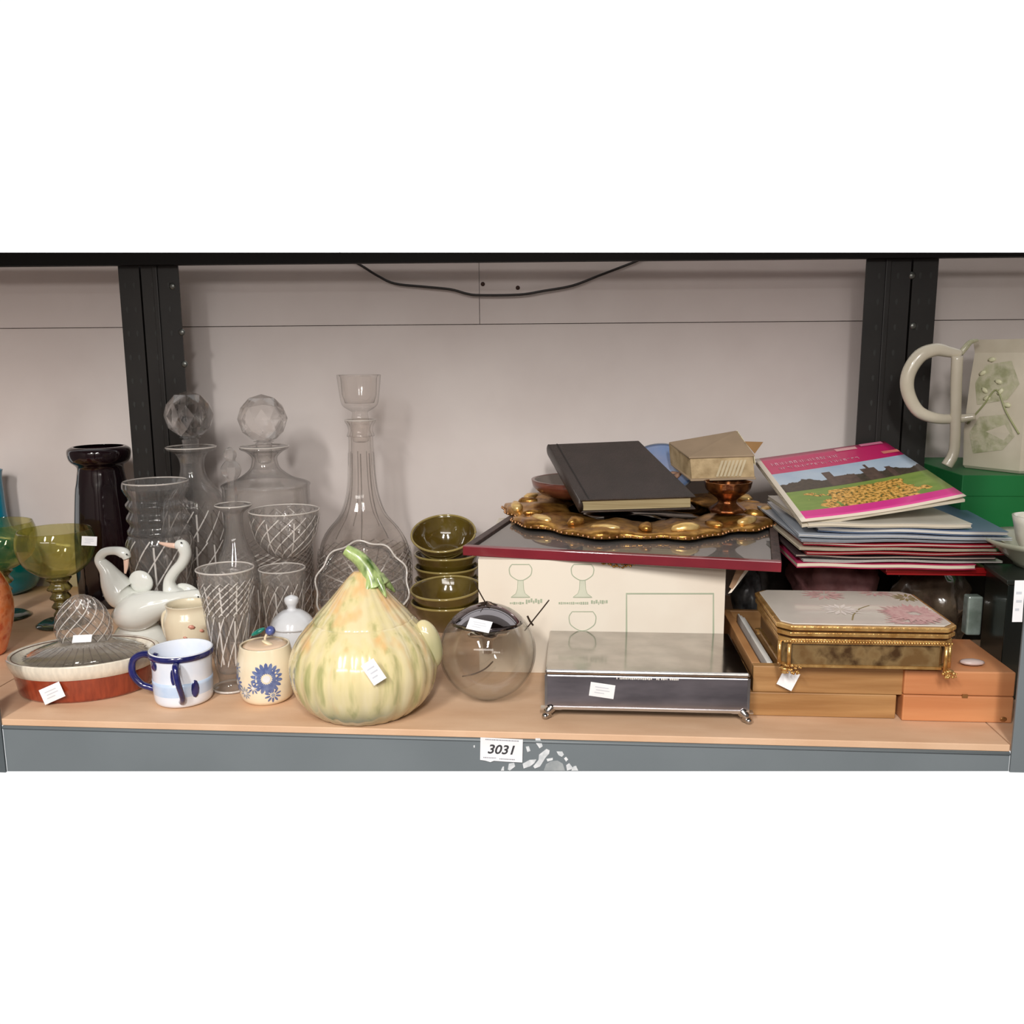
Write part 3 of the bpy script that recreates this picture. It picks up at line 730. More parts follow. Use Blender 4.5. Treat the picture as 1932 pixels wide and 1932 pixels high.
# ================================================================ flowered sugar pot
creamw = M('cream_white_glaze', (238, 226, 200), 0.18, c2=(232, 216, 186), scale=18, coat=.7)
A = Anchor(505, 1331, 38)
t = thing('flowered_pot', 'round cream pot painted with blue flowers, berry knob on its lid', 'pot', A.loc)
L_ = [(p[0], max(p[1], 0)) for p in A.prof([(38, 1324), (47, 1308), (53, 1280), (53, 1250), (49, 1228), (46, 1214)])]
L_[0] = (L_[0][0], 0)
prp = [(p[0], p[1]) for p in cr(L_, 6)]
lathe('pot_body', shell([(0, 0)] + prp, .0025), creamw, t, 56)
def rp_(z):
    for (r0, a0_), (r1, b0) in zip(prp, prp[1:]):
        if a0_ <= z <= b0: return r0 + (r1 - r0) * (z - a0_) / max(b0 - a0_, 1e-6)
    return prp[-1][0]
zt = prp[-1][1]
lathe('lid', [(0, zt - .006), (L_[-1][0] - .004, zt - .006), (L_[-1][0] - .003, zt - .002), (.02, zt + .001), (0, zt + .002)], M('peach_glaze', (236, 206, 176), .25, coat=.4), t, 48)
bluf = M('painted_blue', (112, 126, 166), 0.3, c2=(84, 98, 146), scale=200); whf = M('painted_white', (232, 232, 236), .3); gryf = M('painted_grey', (150, 158, 176), .3)
def petal(th, z, l, w, rot, mat, nm='painted_petal', lift=.0003):
    """a painted stroke lying on the pot"""
    V = []; n = 8
    for i in range(n):
        a_ = 2 * PI * i / n; x = l * math.cos(a_); y = w * math.sin(a_)
        xx = x * math.cos(rot) - y * math.sin(rot); yy = x * math.sin(rot) + y * math.cos(rot)
        zq = z + yy; r = rp_(zq) + lift; q = th + xx / r
        V.append((r * math.cos(q), r * math.sin(q), zq))
    return V, [tuple(range(n))]
def flower(th, z, R, n, mat, cm, arc=(0, 2 * PI)):
    ps = []
    for i in range(n):
        a_ = arc[0] + (arc[1] - arc[0]) * (i + .5) / n
        r0 = rp_(z)
        ps.append(petal(th + R * .66 * math.cos(a_) / r0, z + R * .66 * math.sin(a_), R * .36, R * .13, a_, mat))
    V_, F_ = join_data(ps); mesh_obj('painted_flower', V_, F_, mat, t, False)
    V_, F_ = petal(th, z, R * .24, R * .24, 0, cm, lift=.0006); mesh_obj('painted_centre', V_, F_, cm, t, False)
z5 = zt * .48
flower(-PI / 2 + .35, z5 + .003, .019, 18, bluf, whf)
flower(-PI / 2 - .12, z5 - .008, .008, 9, bluf, whf)
flower(-PI / 2 - .95, z5 - .006, .012, 12, bluf, whf)
flower(-PI / 2 - .5, z5 - .016, .008, 10, gryf, whf)
flower(-PI / 2 + .55, z5 - .018, .010, 10, bluf, gryf)
flower(-PI / 2 - .9, z5 + .012, .008, 8, gryf, bluf)
V, Fc = ico(.0062, 2); o = mesh_obj('berry_knob', V, Fc, M('blueberry', (84, 98, 160), .25, c2=(40, 50, 110), scale=90, coat=.5), t); o.location = A.off(510, 1190)
lf = M('leaf_teal', (10, 106, 92), .3, c2=(60, 160, 140), scale=80)
V, Fc = ico(1, 2, sc3=(.010, .006, .003)); o = mesh_obj('leaf', V, Fc, lf, t); o.location = A.off(487, 1192); o.rotation_euler = (0, -.5, 0)
sweep('stalk', [A.off(502, 1217), A.off(500, 1205), A.off(504, 1195)], .0016, creamw, t, 8)
V, Fc = ico(1, 2, sc3=(.008, .004, .002)); o = mesh_obj('leaf', V, Fc, M('leaf_cream', (230, 214, 180), .3), t); o.location = A.off(505, 1213, -.006); o.rotation_euler = (0, .4, 0)

# ================================================================ little white lidded pot
wp = M('plain_white_glaze', (226, 228, 232), 0.15, coat=.7)
A = Anchor(556, 1268, 30)
t = thing('white_lidded_pot', 'plain white lidded pot with knob, behind the flowered pot', 'pot', A.loc)
pr = [(p[0], max(p[1], 0)) for p in cr(A.prof([(28, 1262), (36, 1245), (39, 1220), (38, 1195), (37, 1183)]), 5)]
lathe('pot_body', shell([(0, 0), (pr[0][0], 0)] + pr, .002), wp, t, 40)
pr = [(p[0], p[1]) for p in cr(A.prof([(36, 1184), (41, 1181), (41, 1177), (34, 1164), (20, 1153), (9, 1149), (9, 1143), (13, 1136), (12, 1127), (0, 1122)]), 4)]
lathe('lid', [(0, pr[0][1])] + pr[:-1] + [(0, pr[-1][1])], wp, t, 40)

# ================================================================ gourd shaped jar
gm = M('gourd_glaze', (226, 212, 168), 0.16, c2=(170, 168, 112), c3=(222, 208, 156), scale=62, stretch=(1, 1, .10), coat=.8, detail=3, lo=.30, hi=.60)
def gourd_extra(m):
    nt = m.node_tree; b = nt.nodes['Principled BSDF']
    src = b.inputs['Base Color'].links[0].from_socket
    nz = nt.nodes.new('ShaderNodeTexNoise'); nz.inputs['Scale'].default_value = 44
    mp = nt.nodes.new('ShaderNodeMapping'); mp.inputs['Scale'].default_value = (1, 1, .12); mp.inputs['Location'].default_value = (3.1, 1.7, 0)
    tc = nt.nodes.new('ShaderNodeTexCoord'); sp = nt.nodes.new('ShaderNodeSeparateXYZ')
    nt.links.new(tc.outputs['Object'], mp.inputs[0]); nt.links.new(mp.outputs[0], nz.inputs[0]); nt.links.new(tc.outputs['Object'], sp.inputs[0])
    mr = nt.nodes.new('ShaderNodeMapRange'); mr.inputs[1].default_value = .05; mr.inputs[2].default_value = .15; mr.inputs[3].default_value = -.14; mr.inputs[4].default_value = .09
    nt.links.new(sp.outputs[2], mr.inputs[0])
    ad = nt.nodes.new('ShaderNodeMath'); nt.links.new(nz.outputs[0], ad.inputs[0]); nt.links.new(mr.outputs[0], ad.inputs[1])
    rp = nt.nodes.new('ShaderNodeValToRGB'); rp.color_ramp.elements[0].position = .5; rp.color_ramp.elements[1].position = .66
    rp.color_ramp.elements[0].color = (0, 0, 0, 1); rp.color_ramp.elements[1].color = (.8, .8, .8, 1)
    nt.links.new(ad.outputs[0], rp.inputs[0])
    mx = nt.nodes.new('ShaderNodeMixRGB'); mx.inputs[2].default_value = lin((226, 180, 122))
    nt.links.new(rp.outputs[0], mx.inputs[0]); nt.links.new(src, mx.inputs[1])
    # greyer green towards the foot of the jar
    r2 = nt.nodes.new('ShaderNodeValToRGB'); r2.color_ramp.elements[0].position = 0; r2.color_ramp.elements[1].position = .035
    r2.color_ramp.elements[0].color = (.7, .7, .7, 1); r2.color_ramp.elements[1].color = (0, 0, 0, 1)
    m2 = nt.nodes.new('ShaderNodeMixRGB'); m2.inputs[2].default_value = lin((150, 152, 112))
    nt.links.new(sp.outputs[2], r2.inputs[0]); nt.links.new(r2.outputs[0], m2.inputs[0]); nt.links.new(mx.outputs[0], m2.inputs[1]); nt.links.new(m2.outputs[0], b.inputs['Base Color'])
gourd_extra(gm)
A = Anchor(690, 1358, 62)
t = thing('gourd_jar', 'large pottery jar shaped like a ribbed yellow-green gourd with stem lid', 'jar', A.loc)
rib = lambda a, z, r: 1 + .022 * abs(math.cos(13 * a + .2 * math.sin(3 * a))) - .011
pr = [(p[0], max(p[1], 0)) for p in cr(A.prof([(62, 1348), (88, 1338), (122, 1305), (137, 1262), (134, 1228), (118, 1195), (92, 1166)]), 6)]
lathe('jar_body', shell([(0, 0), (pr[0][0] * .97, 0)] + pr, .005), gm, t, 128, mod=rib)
pl = [(p[0], p[1]) for p in cr(A.prof([(88, 1170), (92, 1166), (85, 1156), (68, 1138), (50, 1118), (33, 1098), (22, 1086), (13, 1078)]), 6)]
V, Fc = sweep_data([((pl[0][0] + .0003) * math.cos(2 * PI * i / 64), (pl[0][0] + .0003) * math.sin(2 * PI * i / 64), pl[0][1] - .0008) for i in range(65)], .0011, 6)
mesh_obj('seam', V, Fc, M('seam_brown', (146, 120, 76), .5), t)
ld = lathe('lid', [(0, pl[0][1])] + pl + [(0, pl[-1][1])], gm, t, 128, mod=rib)
gst = M('stem_green', (126, 152, 84), .25, c2=(72, 98, 44), c3=(176, 196, 128), scale=60, stretch=(1, 1, .4), coat=.4)
sweep('stem', [A.off(706, 1104), A.off(700, 1086), A.off(692, 1070), A.off(678, 1054), A.off(662, 1043), A.off(652, 1037)], [.0185, .0130, .0100, .0088, .0078, .0064], gst, ld, 9, 5)
for q in range(6):
    a_ = q * PI / 3 + .3; c_ = A.off(705, 1094)
    sweep('stem_root', [c_ + Vector((math.cos(a_) * .007, math.sin(a_) * .007, .005)), c_ + Vector((math.cos(a_) * .016, math.sin(a_) * .016, -.006)), c_ + Vector((math.cos(a_) * .024, math.sin(a_) * .024, -.016))], [.005, .0042, .001], gst, ld, 8, 3)
V, Fc = ico(1, 3, sc3=(.016, .012, .030)); o = mesh_obj('side_lobe', V, Fc, gm, t); o.location = A.off(808, 1215, .004); o.rotation_euler = (0, -.25, 0)
p = A.off(706, 1266, -.084); n = Vector((.14, -1, .05)).normalized()
quadlabel('price_label', t, Vector((p.x, -.0862, p.z)), n, .016, .026, .55, paper)

# ================================================================ green bowls
bowlm = M('olive_glaze', (98, 82, 30), 0.1, c2=(74, 56, 20), scale=16, coat=.9)
bowlr = M('olive_rim', (158, 140, 82), 0.15, coat=.7)
bouter = [(.022, 0), (.026, .003), (.038, .014), (.047, .027), (.0535, .043)]
def green_bowl(loc, rot, label, s=1.0):
    t = thing('olive_bowl', label, 'bowl', loc, rot=rot, group='olive green glazed bowls')
    o = lathe('bowl', shell([(0, 0)] + [(p[0], p[1]) for p in cr(bouter, 4)], .003), bowlm, t, 56)
    V, Fc = sweep_data([(.0522 * math.cos(2 * PI * i / 56), .0522 * math.sin(2 * PI * i / 56), .043) for i in range(57)], .0019, 8)
    mesh_obj('rim', V, Fc, bowlr, t)
    t.scale = (s, s, s)
    return t
g1 = P(833, 1205, Z=0); bx, by = g1.x, g1.y + .05
green_bowl((bx, by, 0), (0, 0, 0), 'lowest olive green bowl of the nearer pair beside the gourd jar', 1.0)
green_bowl((bx + .002, by - .001, .0225), (.10, -.03, 0), 'olive green bowl topping the nearer pair beside the gourd jar', 1.0)
g2 = P(838, 1150, Z=0); bx2, by2 = g2.x, .515
for i in range(4):
    lb = ['bottom', 'second', 'third', 'top'][i]
    tilt = .0 if i < 3 else .42
    green_bowl((bx2, by2, .0215 * i) if i < 3 else (bx2 - .001, by2 - .004, .0215 * 3 + .021), (tilt, 0, 0),
               ['olive bowl at the very bottom of the rear stack', 'second olive bowl up in the rear stack', 'olive bowl right under the tilted one', 'olive green bowl tilted forward on top of the rear stack'][i])

# ================================================================ glass ball
q = P(920, 1320, Z=0)
yb = q.y + .02
for _ in range(20):
    R_ = 91 * K((q.x, yb, .055)); c_ = P(920, 1228, Y=yb)
    yb += (R_ - c_.z) * -2.0 if abs(R_ - c_.z) > 1e-5 else 0
c_ = P(920, 1228, Y=yb); R_ = c_.z
ball = thing('glass_ball_vase', 'round clear glass ball vase with dark reflection built as a cap and fine wires, right of the gourd jar', 'vase', (c_.x, yb, 0))
n_ = 40; outer = [(R_ * math.sin(PI * i / n_), R_ - R_ * math.cos(PI * i / n_)) for i in range(1, 31)]
outer = [(0, 0), (R_ * .25, 0)] + [p for p in outer if p[0] > R_ * .26 or p[1] > R_]
lathe('ball', shell(outer, .0018), G('ball_glass', (254, 254, 253), .90, edge=7), ball, 64)
cap = [(R_ * 1.004 * math.sin(PI * i / n_), R_ - R_ * 1.004 * math.cos(PI * i / n_)) for i in range(29, 40)]
lathe('reflection_cap', [(cap[0][0] - .002, cap[0][1])] + cap + [(.004, 2 * R_ + .0004), (.003, 2 * R_ - .002)] + [(p[0] * .975, p[1] - .0012) for p in reversed(cap)], M('dark_reflection', (150, 144, 146), 0.05, 1.0), ball, 64)  # metal cap added for the dark reflection on the clear top
lathe('flower_holder', [(.022, R_ * 1.42), (.020, R_ * 1.36), (.006, R_ * 1.30), (.004, R_ * .95), (.0, R_ * .93)], chrome, ball, 24, mod=lambda a, z, r: 1 + .25 * math.cos(5 * a))
wirem = M('dark_wire', (84, 70, 60), .3, .8)
def Bp(u, v, dy=0): return P(u, v, Y=yb + dy) - Vector((c_.x, yb, 0))
sweep('wire', [Bp(896, 1098), Bp(902, 1112), Bp(913, 1132), Bp(920, 1142)], .0008, wirem, ball, 6)
sweep('wire', [Bp(1036, 1132), Bp(1022, 1150), Bp(1006, 1170), Bp(990, 1190)], .0008, wirem, ball, 6)
sweep('wire', [Bp(930, 1248), Bp(915, 1262), Bp(893, 1272), Bp(872, 1276)], .0009, wirem, ball, 6)
sweep('wire', [Bp(995, 1162), Bp(1000, 1172), Bp(1006, 1180)], .0012, wirem, ball, 6)
lathe('cap_star', [(0, 2 * R_ + .004), (.004, 2 * R_ + .002), (.009, 2 * R_ - .0005), (0, 2 * R_ - .002)], wirem, ball, 20, smooth=False, mod=lambda a, z, r: 1 + .5 * math.cos(5 * a))
n = Vector((-.08, -.66, .72)).normalized()
quadlabel('price_label', ball, Vector((0, 0, R_)) + n * (R_ * 1.004) + Vector((0, 0, .0)), n, .028, .015, -.16, paper, lift=.0018)

# ================================================================ cream carton with printed glasses
cartm = M('cream_card', (236, 226, 210), 0.7, c2=(228, 215, 198), scale=8, bump=.05)
FY = P(960, 1268, Z=0).y
xa, xb = P(902, 1052, Y=FY).x, P(1370, 1062, Y=FY).x
CT = (P(902, 1050, Y=FY).z + P(1368, 1066, Y=FY).z) / 2
CB = FY + .30
cart = thing('glass_carton', 'large cream cardboard carton printed with green outlined wine glasses', 'box', ((xa + xb) / 2, FY, 0))
CO = Vector(cart.location)
def inC(o): o.location = o.location - CO; return o
inC(box('front_panel', xa, xb, FY, FY + .003, 0, CT, cartm, cart))
inC(box('side_panel', xa, xa + .003, FY + .003, CB, 0, CT, cartm, cart))
inC(box('side_panel', xb - .003, xb, FY + .003, CB, 0, CT, cartm, cart))
inC(box('back_panel', xa + .003, xb - .003, CB - .003, CB, 0, CT, cartm, cart))
inC(box('top_panel', xa + .0031, xb - .0031, FY + .0031, CB - .0031, CT - .003, CT, cartm, cart))
brd = M('brown_card', (176, 140, 110), .8)
prism('torn_flap', [P(1420, 1062, Y=FY + .02), P(1382, 1112, Y=FY + .004), P(1376, 1108, Y=FY + .004), P(1395, 1062, Y=FY + .02)], brd, cart, (0, 1, 0), .002, origin=CO)
prism('flap_edge', [P(1422, 1064, Y=FY + .018), P(1380, 1118, Y=FY + .002), P(1374, 1120, Y=FY + .002), P(1414, 1064, Y=FY + .018)], cartm, cart, (0, 1, 0), .0015, origin=CO)
pg = M('green_print', (176, 184, 160), .7, c2=(164, 174, 150)); pgl = M('pale_green_print', (216, 217, 196), .7)
def Fp(u, v, dy=-.0005): return P(u, v, Y=FY + dy) - CO
def glass_print(u, v, s=1.0, stem=True, w=21):
    pts = []
    for a, b in [(-.78, -1), (-1, -.55), (-1, -.1), (-.9, .35), (-.55, .75), (-.2, .98), (.2, .98), (.55, .75), (.9, .35), (1, -.1), (1, -.55), (.78, -1)]:
        pts.append(Fp(u + a * w, v + b * 15 * s))
    V, Fc = ribbon(cr(pts, 3), .0011, (0, -1, 0), True)
    o = mesh_obj('printed_glass', V, Fc, pg, cart, False)
    if stem:
        q = [(u - 5, v + 15), (u + 5, v + 15), (u + 6, v + 32), (u + 9, v + 40), (u + 17, v + 46), (u - 17, v + 46), (u - 9, v + 40), (u - 6, v + 32)]
        mesh_obj('printed_stem', [Fp(a, b, -.0003) for a, b in q], [tuple(range(8))], pgl, o, False)
        V, Fc = ribbon([Fp(u - 18, v + 47, -.0006), Fp(u + 18, v + 47, -.0006)], .001, (0, -1, 0)); mesh_obj('printed_foot', V, Fc, pg, o, False)
        for sx in (-1, 1):
            V, Fc = ribbon([Fp(u + sx * a, b, -.0006) for a, b in ((5, v + 15), (6, v + 32), (9, v + 40), (17, v + 46))], .0006, (0, -1, 0)); mesh_obj('stem_line', V, Fc, pg, o, False)
glass_print(982, 1080); glass_print(1099, 1080); glass_print(1099, 1172, 1.2, False, 25)
V, Fc = ribbon([Fp(1182, 1240), Fp(1182, 1120), Fp(1346, 1120), Fp(1346, 1240)], .0024, (0, -1, 0)); mesh_obj('printed_frame', V, Fc, pg, cart, False)
rr = random.Random(4)
for (u0, u1, v) in ((962, 985, 1138), (992, 1020, 1134), (1054, 1108, 1138), (1115, 1145, 1137)):
    ps = []; uu = u0
    while uu < u1:
        w = rr.uniform(1.5, 4); h = rr.uniform(1.4, 2.6) * (1.8 if u0 in (992, 1115) else 1); c4 = rr.uniform(-1, 1) * (2 if u0 in (992, 1115) else 0)
        ps.append(([Fp(uu, v - h + c4), Fp(uu + w, v - h + c4), Fp(uu + w, v + h + c4), Fp(uu, v + h + c4)], [(0, 1, 2, 3)])); uu += w + 1.2
    V, Fc = join_data(ps); mesh_obj('printed_caption', V, Fc, pg, cart, False)

# gilt lace edging hanging below the picture frame
gilt = M('gilt', (196, 146, 74), .28, .75, c2=(120, 74, 30), scale=70, bump=.3, bscale=150, lo=.3, hi=.6)
giltb = M('gilt_highlight', (248, 214, 144), .28, .55, c2=(226, 180, 104), scale=60)  # pale highlights of the lobes put into the gilt colour
gp = thing('gilt_fringe', 'narrow gilt filigree ornament peeping from under the red picture frame', 'ornament', P(1170, 1056, Y=FY - .0035))
GPO = Vector(gp.location); ps = []
rr = random.Random(5)
for i in range(46):
    t_ = i / 45 * 2 - 1; u = 1170 + 52 * t_; dep = 16 * (1 - abs(t_) ** 1.6) + 3
    for v in [1052 + dep * rr.random() for _ in range(2)]:
        ps.append(ico(.0011 + .0007 * rr.random(), 1, P(u, v, Y=FY - .003) - GPO))
V, Fc = join_data(ps); o = mesh_obj('filigree', V, Fc, gilt, gp)
o.scale = (1, 1, 1)

# ================================================================ red framed picture lying on the carton
FT = CT + .0006
fl = P(873, 1048, Z=FT); frr = P(1474, 1080, Z=FT)
dx = (frr - fl); dx.z = 0; fw = dx.length; fa = math.atan2(dx.y, dx.x)
bl = P(937, 940, Z=FT)
FD = .275
fr = thing('picture_frame', 'red edged glazed picture frame lying flat on the cream carton', 'picture frame', (fl.x, fl.y, FT), rotz=fa)
redm = M('dark_red_lacquer', (128, 30, 44), .3, c2=(112, 24, 38), scale=14, coat=.4)
dkm = M('frame_dark_edge', (84, 66, 62), .5, c2=(56, 44, 42), scale=140, bump=.3)
h_ = P(873, 1030, Y=fl.y).z - FT
box('rail_front', 0, fw, 0, .011, 0, h_, redm, fr, .001); box('rail_back', 0, fw, FD - .011, FD, 0, h_, dkm, fr, .001)
box('rail_side', 0, .011, .0112, FD - .0112, 0, h_, dkm, fr, .001); box('rail_side', fw - .011, fw, .0112, FD - .0112, 0, h_, dkm, fr, .001)
box('picture', .0112, fw - .0112, .0112, FD - .0112, .002, h_ * .55, M('picture_print', (178, 172, 166), .4, c2=(150, 150, 152), scale=5), fr)
box('glazing', .0114, fw - .0114, .0114, FD - .0114, h_ * .6, h_ * .6 + .002, thin, fr)
FTOP = FT + h_
glz = FT + h_ * .6 + .0022

# ================================================================ ornate gilt frame on the picture
gz = FTOP + .0005
gf_, gb_ = P(1205, 1018, Z=gz), P(1205, 926, Z=gz); c0_ = (gf_ + gb_) / 2
of = thing('ornate_gilt_frame', 'ornate gilded rococo mirror frame with scalloped edge, lying on the red edged picture', 'mirror frame', (c0_.x, c0_.y, gz), rotz=.03)
c0_.x -= .008
RA, RB = .213, (gb_.y - gf_.y) / 2
V = []; Fc = []; NU, NV = 180, 16
for i in range(NU):
    a_ = 2 * PI * i / NU
    k_ = 1 + .035 * math.cos(10 * a_ + .6) + .018 * math.cos(23 * a_) + .02 * math.cos(3 * a_)
    inn = .52
    for j in range(NV):
        b_ = 2 * PI * j / NV
        f_ = (1 + inn) / 2 + (1 - inn) / 2 * math.cos(b_)
        kk_ = k_ if math.cos(b_) > 0 else 1
        hgt = (.0035 + .006 * max(0, math.sin(b_))) * (1 + .35 * math.cos(10 * a_)) * (1 if math.sin(b_) > 0 else 0) + .002 * noise.noise(Vector((math.cos(a_) * 9, math.sin(a_) * 9, b_ * 1.5)))
        V.append((RA * f_ * kk_ * math.cos(a_), RB * f_ * kk_ * math.sin(a_), max(0, hgt) + .001 * (math.sin(b_) > 0)))
for i in range(NU):
    for j in range(NV):
        Fc.append((i * NV + j, ((i + 1) % NU) * NV + j, ((i + 1) % NU) * NV + (j + 1) % NV, i * NV + (j + 1) % NV))
mesh_obj('moulding', V, Fc, gilt, of)
V, Fc = lathe_data([(0, .0012), (.56, .0012), (.56, .0002), (0, .0002)], 64)
o = mesh_obj('mirror_glass', V, Fc, M('old_mirror', (120, 112, 104), .08, 1.0), of); o.scale = (RA, RB, 1)
rr = random.Random(9)
for i in range(22):
    a_ = 2 * PI * (i + .35) / 22
    V, Fc = ico(1, 2, sc3=(.017 + .005 * (i % 2), .0095, .0052 + .002 * (i % 3)), seed=i, amp=.25)
    o = mesh_obj('lobe', V, Fc, giltb if i % 2 else gilt, of)
    k_ = .84 + .07 * (i % 2)
    o.location = (RA * k_ * math.cos(a_), RB * k_ * math.sin(a_), .0105); o.rotation_euler = (0, 0, math.atan2(RA * math.sin(a_) * 1, RB * math.cos(a_)) + PI / 2 if i % 2 else a_)
ps = []
for i in range(150):
    a_ = 2 * PI * i / 150; k_ = 1 + .035 * math.cos(10 * a_ + .6) + .018 * math.cos(23 * a_) + .02 * math.cos(3 * a_)
    ps.append(ico(.0019, 1, (RA * k_ * 1.005 * math.cos(a_), RB * k_ * 1.005 * math.sin(a_), .0025)))
V, Fc = join_data(ps); mesh_obj('beaded_edge', V, Fc, M('pale_gilt', (214, 160, 112), .3, .7), of)
gtop = gz + .0175

# ================================================================ wooden bowl, album, blue plate, old book
c1 = P(1100, 940, Z=gtop)
wb = thing('wooden_bowl', 'reddish brown shallow wooden bowl under the black album', 'bowl', (P(1092, 962, Z=gtop).x + .004, c1.y + .022, gtop))
wb.scale = (1.28, 1.28, .95)
wdm = M('red_brown_wood', (122, 66, 48), .3, c2=(96, 48, 34), scale=30, stretch=(1, 1, 5), coat=.4)
lathe('bowl', shell([(0, 0), (.038, 0), (.052, .006), (.062, .018), (.064, .030)], .004), wdm, wb, 56)
lathe('liner', [(0, .012), (.050, .013), (.0575, .0285), (.0595, .0295), (.052, .010), (0, .0105)], M('grey_felt', (128, 116, 108), .6), wb, 48)
# album: propped with its far edge high
def corner(u, v, Y): return P(u, v, Y=Y)
ya = P(1205, 970, Z=gtop).y
AFl, AFr = corner(1093, 943, ya), corner(1313, 936, ya - .012)
ABl, ABr = corner(1034, 838, ya + .15), corner(1205, 831, ya + .15)
al = thing('photo_album', 'black leatherette photo album lying tilted on the wooden bowl', 'album', AFl)
AO = Vector(AFl); n = (AFr - AFl).cross(ABl - AFl).normalized(); 
if n.z < 0: n = -n
TH = .024
albm = M('black_leatherette', (58, 48, 44), .42, c2=(50, 42, 38), scale=30, bump=.3, bscale=500)
pagem = M('aged_pages', (206, 190, 148), .8, c2=(170, 150, 110), scale=6, stretch=(1, 1, 60))
c4 = [AFl, AFr, ABr, ABl]
slab('front_cover', c4, -n * .003, albm, al, .0012, origin=AO)
low = [c + -n * (TH - .003) for c in c4]
slab('back_cover', low, -n * .003, albm, al, .0012, origin=AO)
ex = (AFr - AFl) * .04; ey = (ABl - AFl) * .03
ins = [AFl + ex * .4 + ey * .5 - n * .0032, AFr - ex + ey * .5 - n * .0032, ABr - ex - ey - n * .0032, ABl + ex * .4 - ey - n * .0032]
slab('page_block', ins, -n * (TH - .0066), pagem, al, 0, origin=AO)
sp = [AFl - n * .0015, ABl - n * .0015]
V, Fc = sweep_data([AFl - n * (TH / 2) - ey * 0 + ex * .12 - AO, ABl - n * (TH / 2) + ex * .12 - AO], TH * .5, 16, .35, up=n)
mesh_obj('spine', V, Fc, albm, al)
sa = (ABl - AFl)
q = [AFl + ex * 2 + n * .0002, AFl + ex * 2.3 + n * .0002, ABl + ex * 2.3 + n * .0002, ABl + ex * 2 + n * .0002]
mesh_obj('hinge_groove', [x - AO for x in q], [(0, 1, 2, 3)], M('groove', (30, 25, 23), .5), al, False)
# folder beneath the album
yf = ya + .004
q4 = [corner(1210, 938, yf), corner(1322, 946, yf - .004), corner(1268, 878, yf + .11), corner(1160, 872, yf + .11)]
nf = (q4[1] - q4[0]).cross(q4[3] - q4[0]).normalized()
# blue plate leaning behind the album
YB = ya + .160
cB = P(1248, 890, Y=YB)
bp = thing('blue_plate', 'blue picture plate leaning behind the right side of the black album', 'plate', cB, rot=(math.radians(38), math.radians(-4), 0))
bpm = M('plate_blue', (112, 138, 182), .25, c2=(140, 148, 176), scale=18, coat=.6)
lathe('plate', [(0, 0), (.030, 0), (.048, .006), (.0545, .009), (.055, .0105), (.047, .0088), (.030, .003), (0, .003)], bpm, bp, 56)
lathe('plate_edge', [(.0545, .0088), (.0558, .0100), (.0545, .0112), (.0532, .0104)], M('grey_edge', (122, 128, 140), .3), bp, 56)
rr = random.Random(2)
fl2 = M('painted_peach', (206, 160, 132), .4)
for i in range(5):
    V, Fc = ico(1, 1, sc3=(.007 + .003 * rr.random(), .004, .0006)); o = mesh_obj('painted_motif', V, Fc, fl2, bp); o.location = (.008 + .028 * rr.random(), -.03 + .03 * rr.random(), .0042); o.rotation_euler = (0, 0, rr.random() * 3)

# old book lying tilted at right
yk = ya + .045
bkm = M('beige_cloth', (196, 172, 132), .7, c2=(160, 136, 98), scale=50, stretch=(1, 1, 1), bump=.3, bscale=300)
BK = [corner(1300, 862, yk + .01), corner(1424, 858, yk), corner(1389, 812, yk + .075), corner(1262, 834, yk + .10)]
bo = thing('old_book', 'worn beige cloth book with frayed page edges beside the blue plate', 'book', BK[0])
BO = Vector(BK[0]); dn = Vector((.0, -.012, -.040))
slab('cover_top', BK, Vector((0, 0, -.003)), M('brown_cloth', (160, 138, 112), .7), bo, .001, origin=BO)
bi = [x + Vector((0, 0, -.0031)) for x in BK]
bi[0] += Vector((.002, .002, 0)); bi[1] += Vector((-.002, .002, 0))
slab('page_block', bi, Vector((.003, -.002, -.030)), bkm, bo, 0, origin=BO)
slab('cover_bottom', [x + Vector((.003, -.003, -.0335)) for x in BK], Vector((0, 0, -.003)), M('brown_cloth'), bo, .001, origin=BO) if False else slab('cover_bottom', [x + Vector((.003, -.003, -.0335)) for x in BK], Vector((0, 0, -.003)), MATS['brown_cloth'], bo, .001, origin=BO)
rr = random.Random(12)
for i in range(7):    # frayed leaves standing proud of the front edge
    t_ = .5 + i * .06; a_ = bi[0].lerp(bi[1], t_); 
    q = [a_ + Vector((0, -.0012, -.004)), a_ + Vector((.0035, -.0012, -.004)), a_ + Vector((-.004, -.0022, -.028)), a_ + Vector((-.0075, -.0022, -.028))]
    prism('frayed_leaf', q, M('pale_leaf', (206, 190, 158), .8), bo, (0, 1, 0), .0006, origin=BO)
e1, e2 = bi[1], bi[2]
q = [e1 + Vector((.0005, -.001, .003)), e2 + Vector((.0005, 0, .003)), e2 + Vector((.002, 0, -.010)), e1 + Vector((.003, -.001, -.012))]
prism('cream_edge', q, M('cream_edge_paper', (232, 220, 176), .7, c2=(120, 100, 70), scale=300, lo=.3, hi=.45), bo, (1, 0, 0), .0008, origin=BO)
q = [P(1405, 833, Y=yk + .03), P(1440, 834, Y=yk + .03), P(1424, 856, Y=yk + .02)]
prism('torn_cover_corner', q, M('gold_brown', (150, 112, 66), .5), bo, (0, 1, 0), .002, origin=BO)

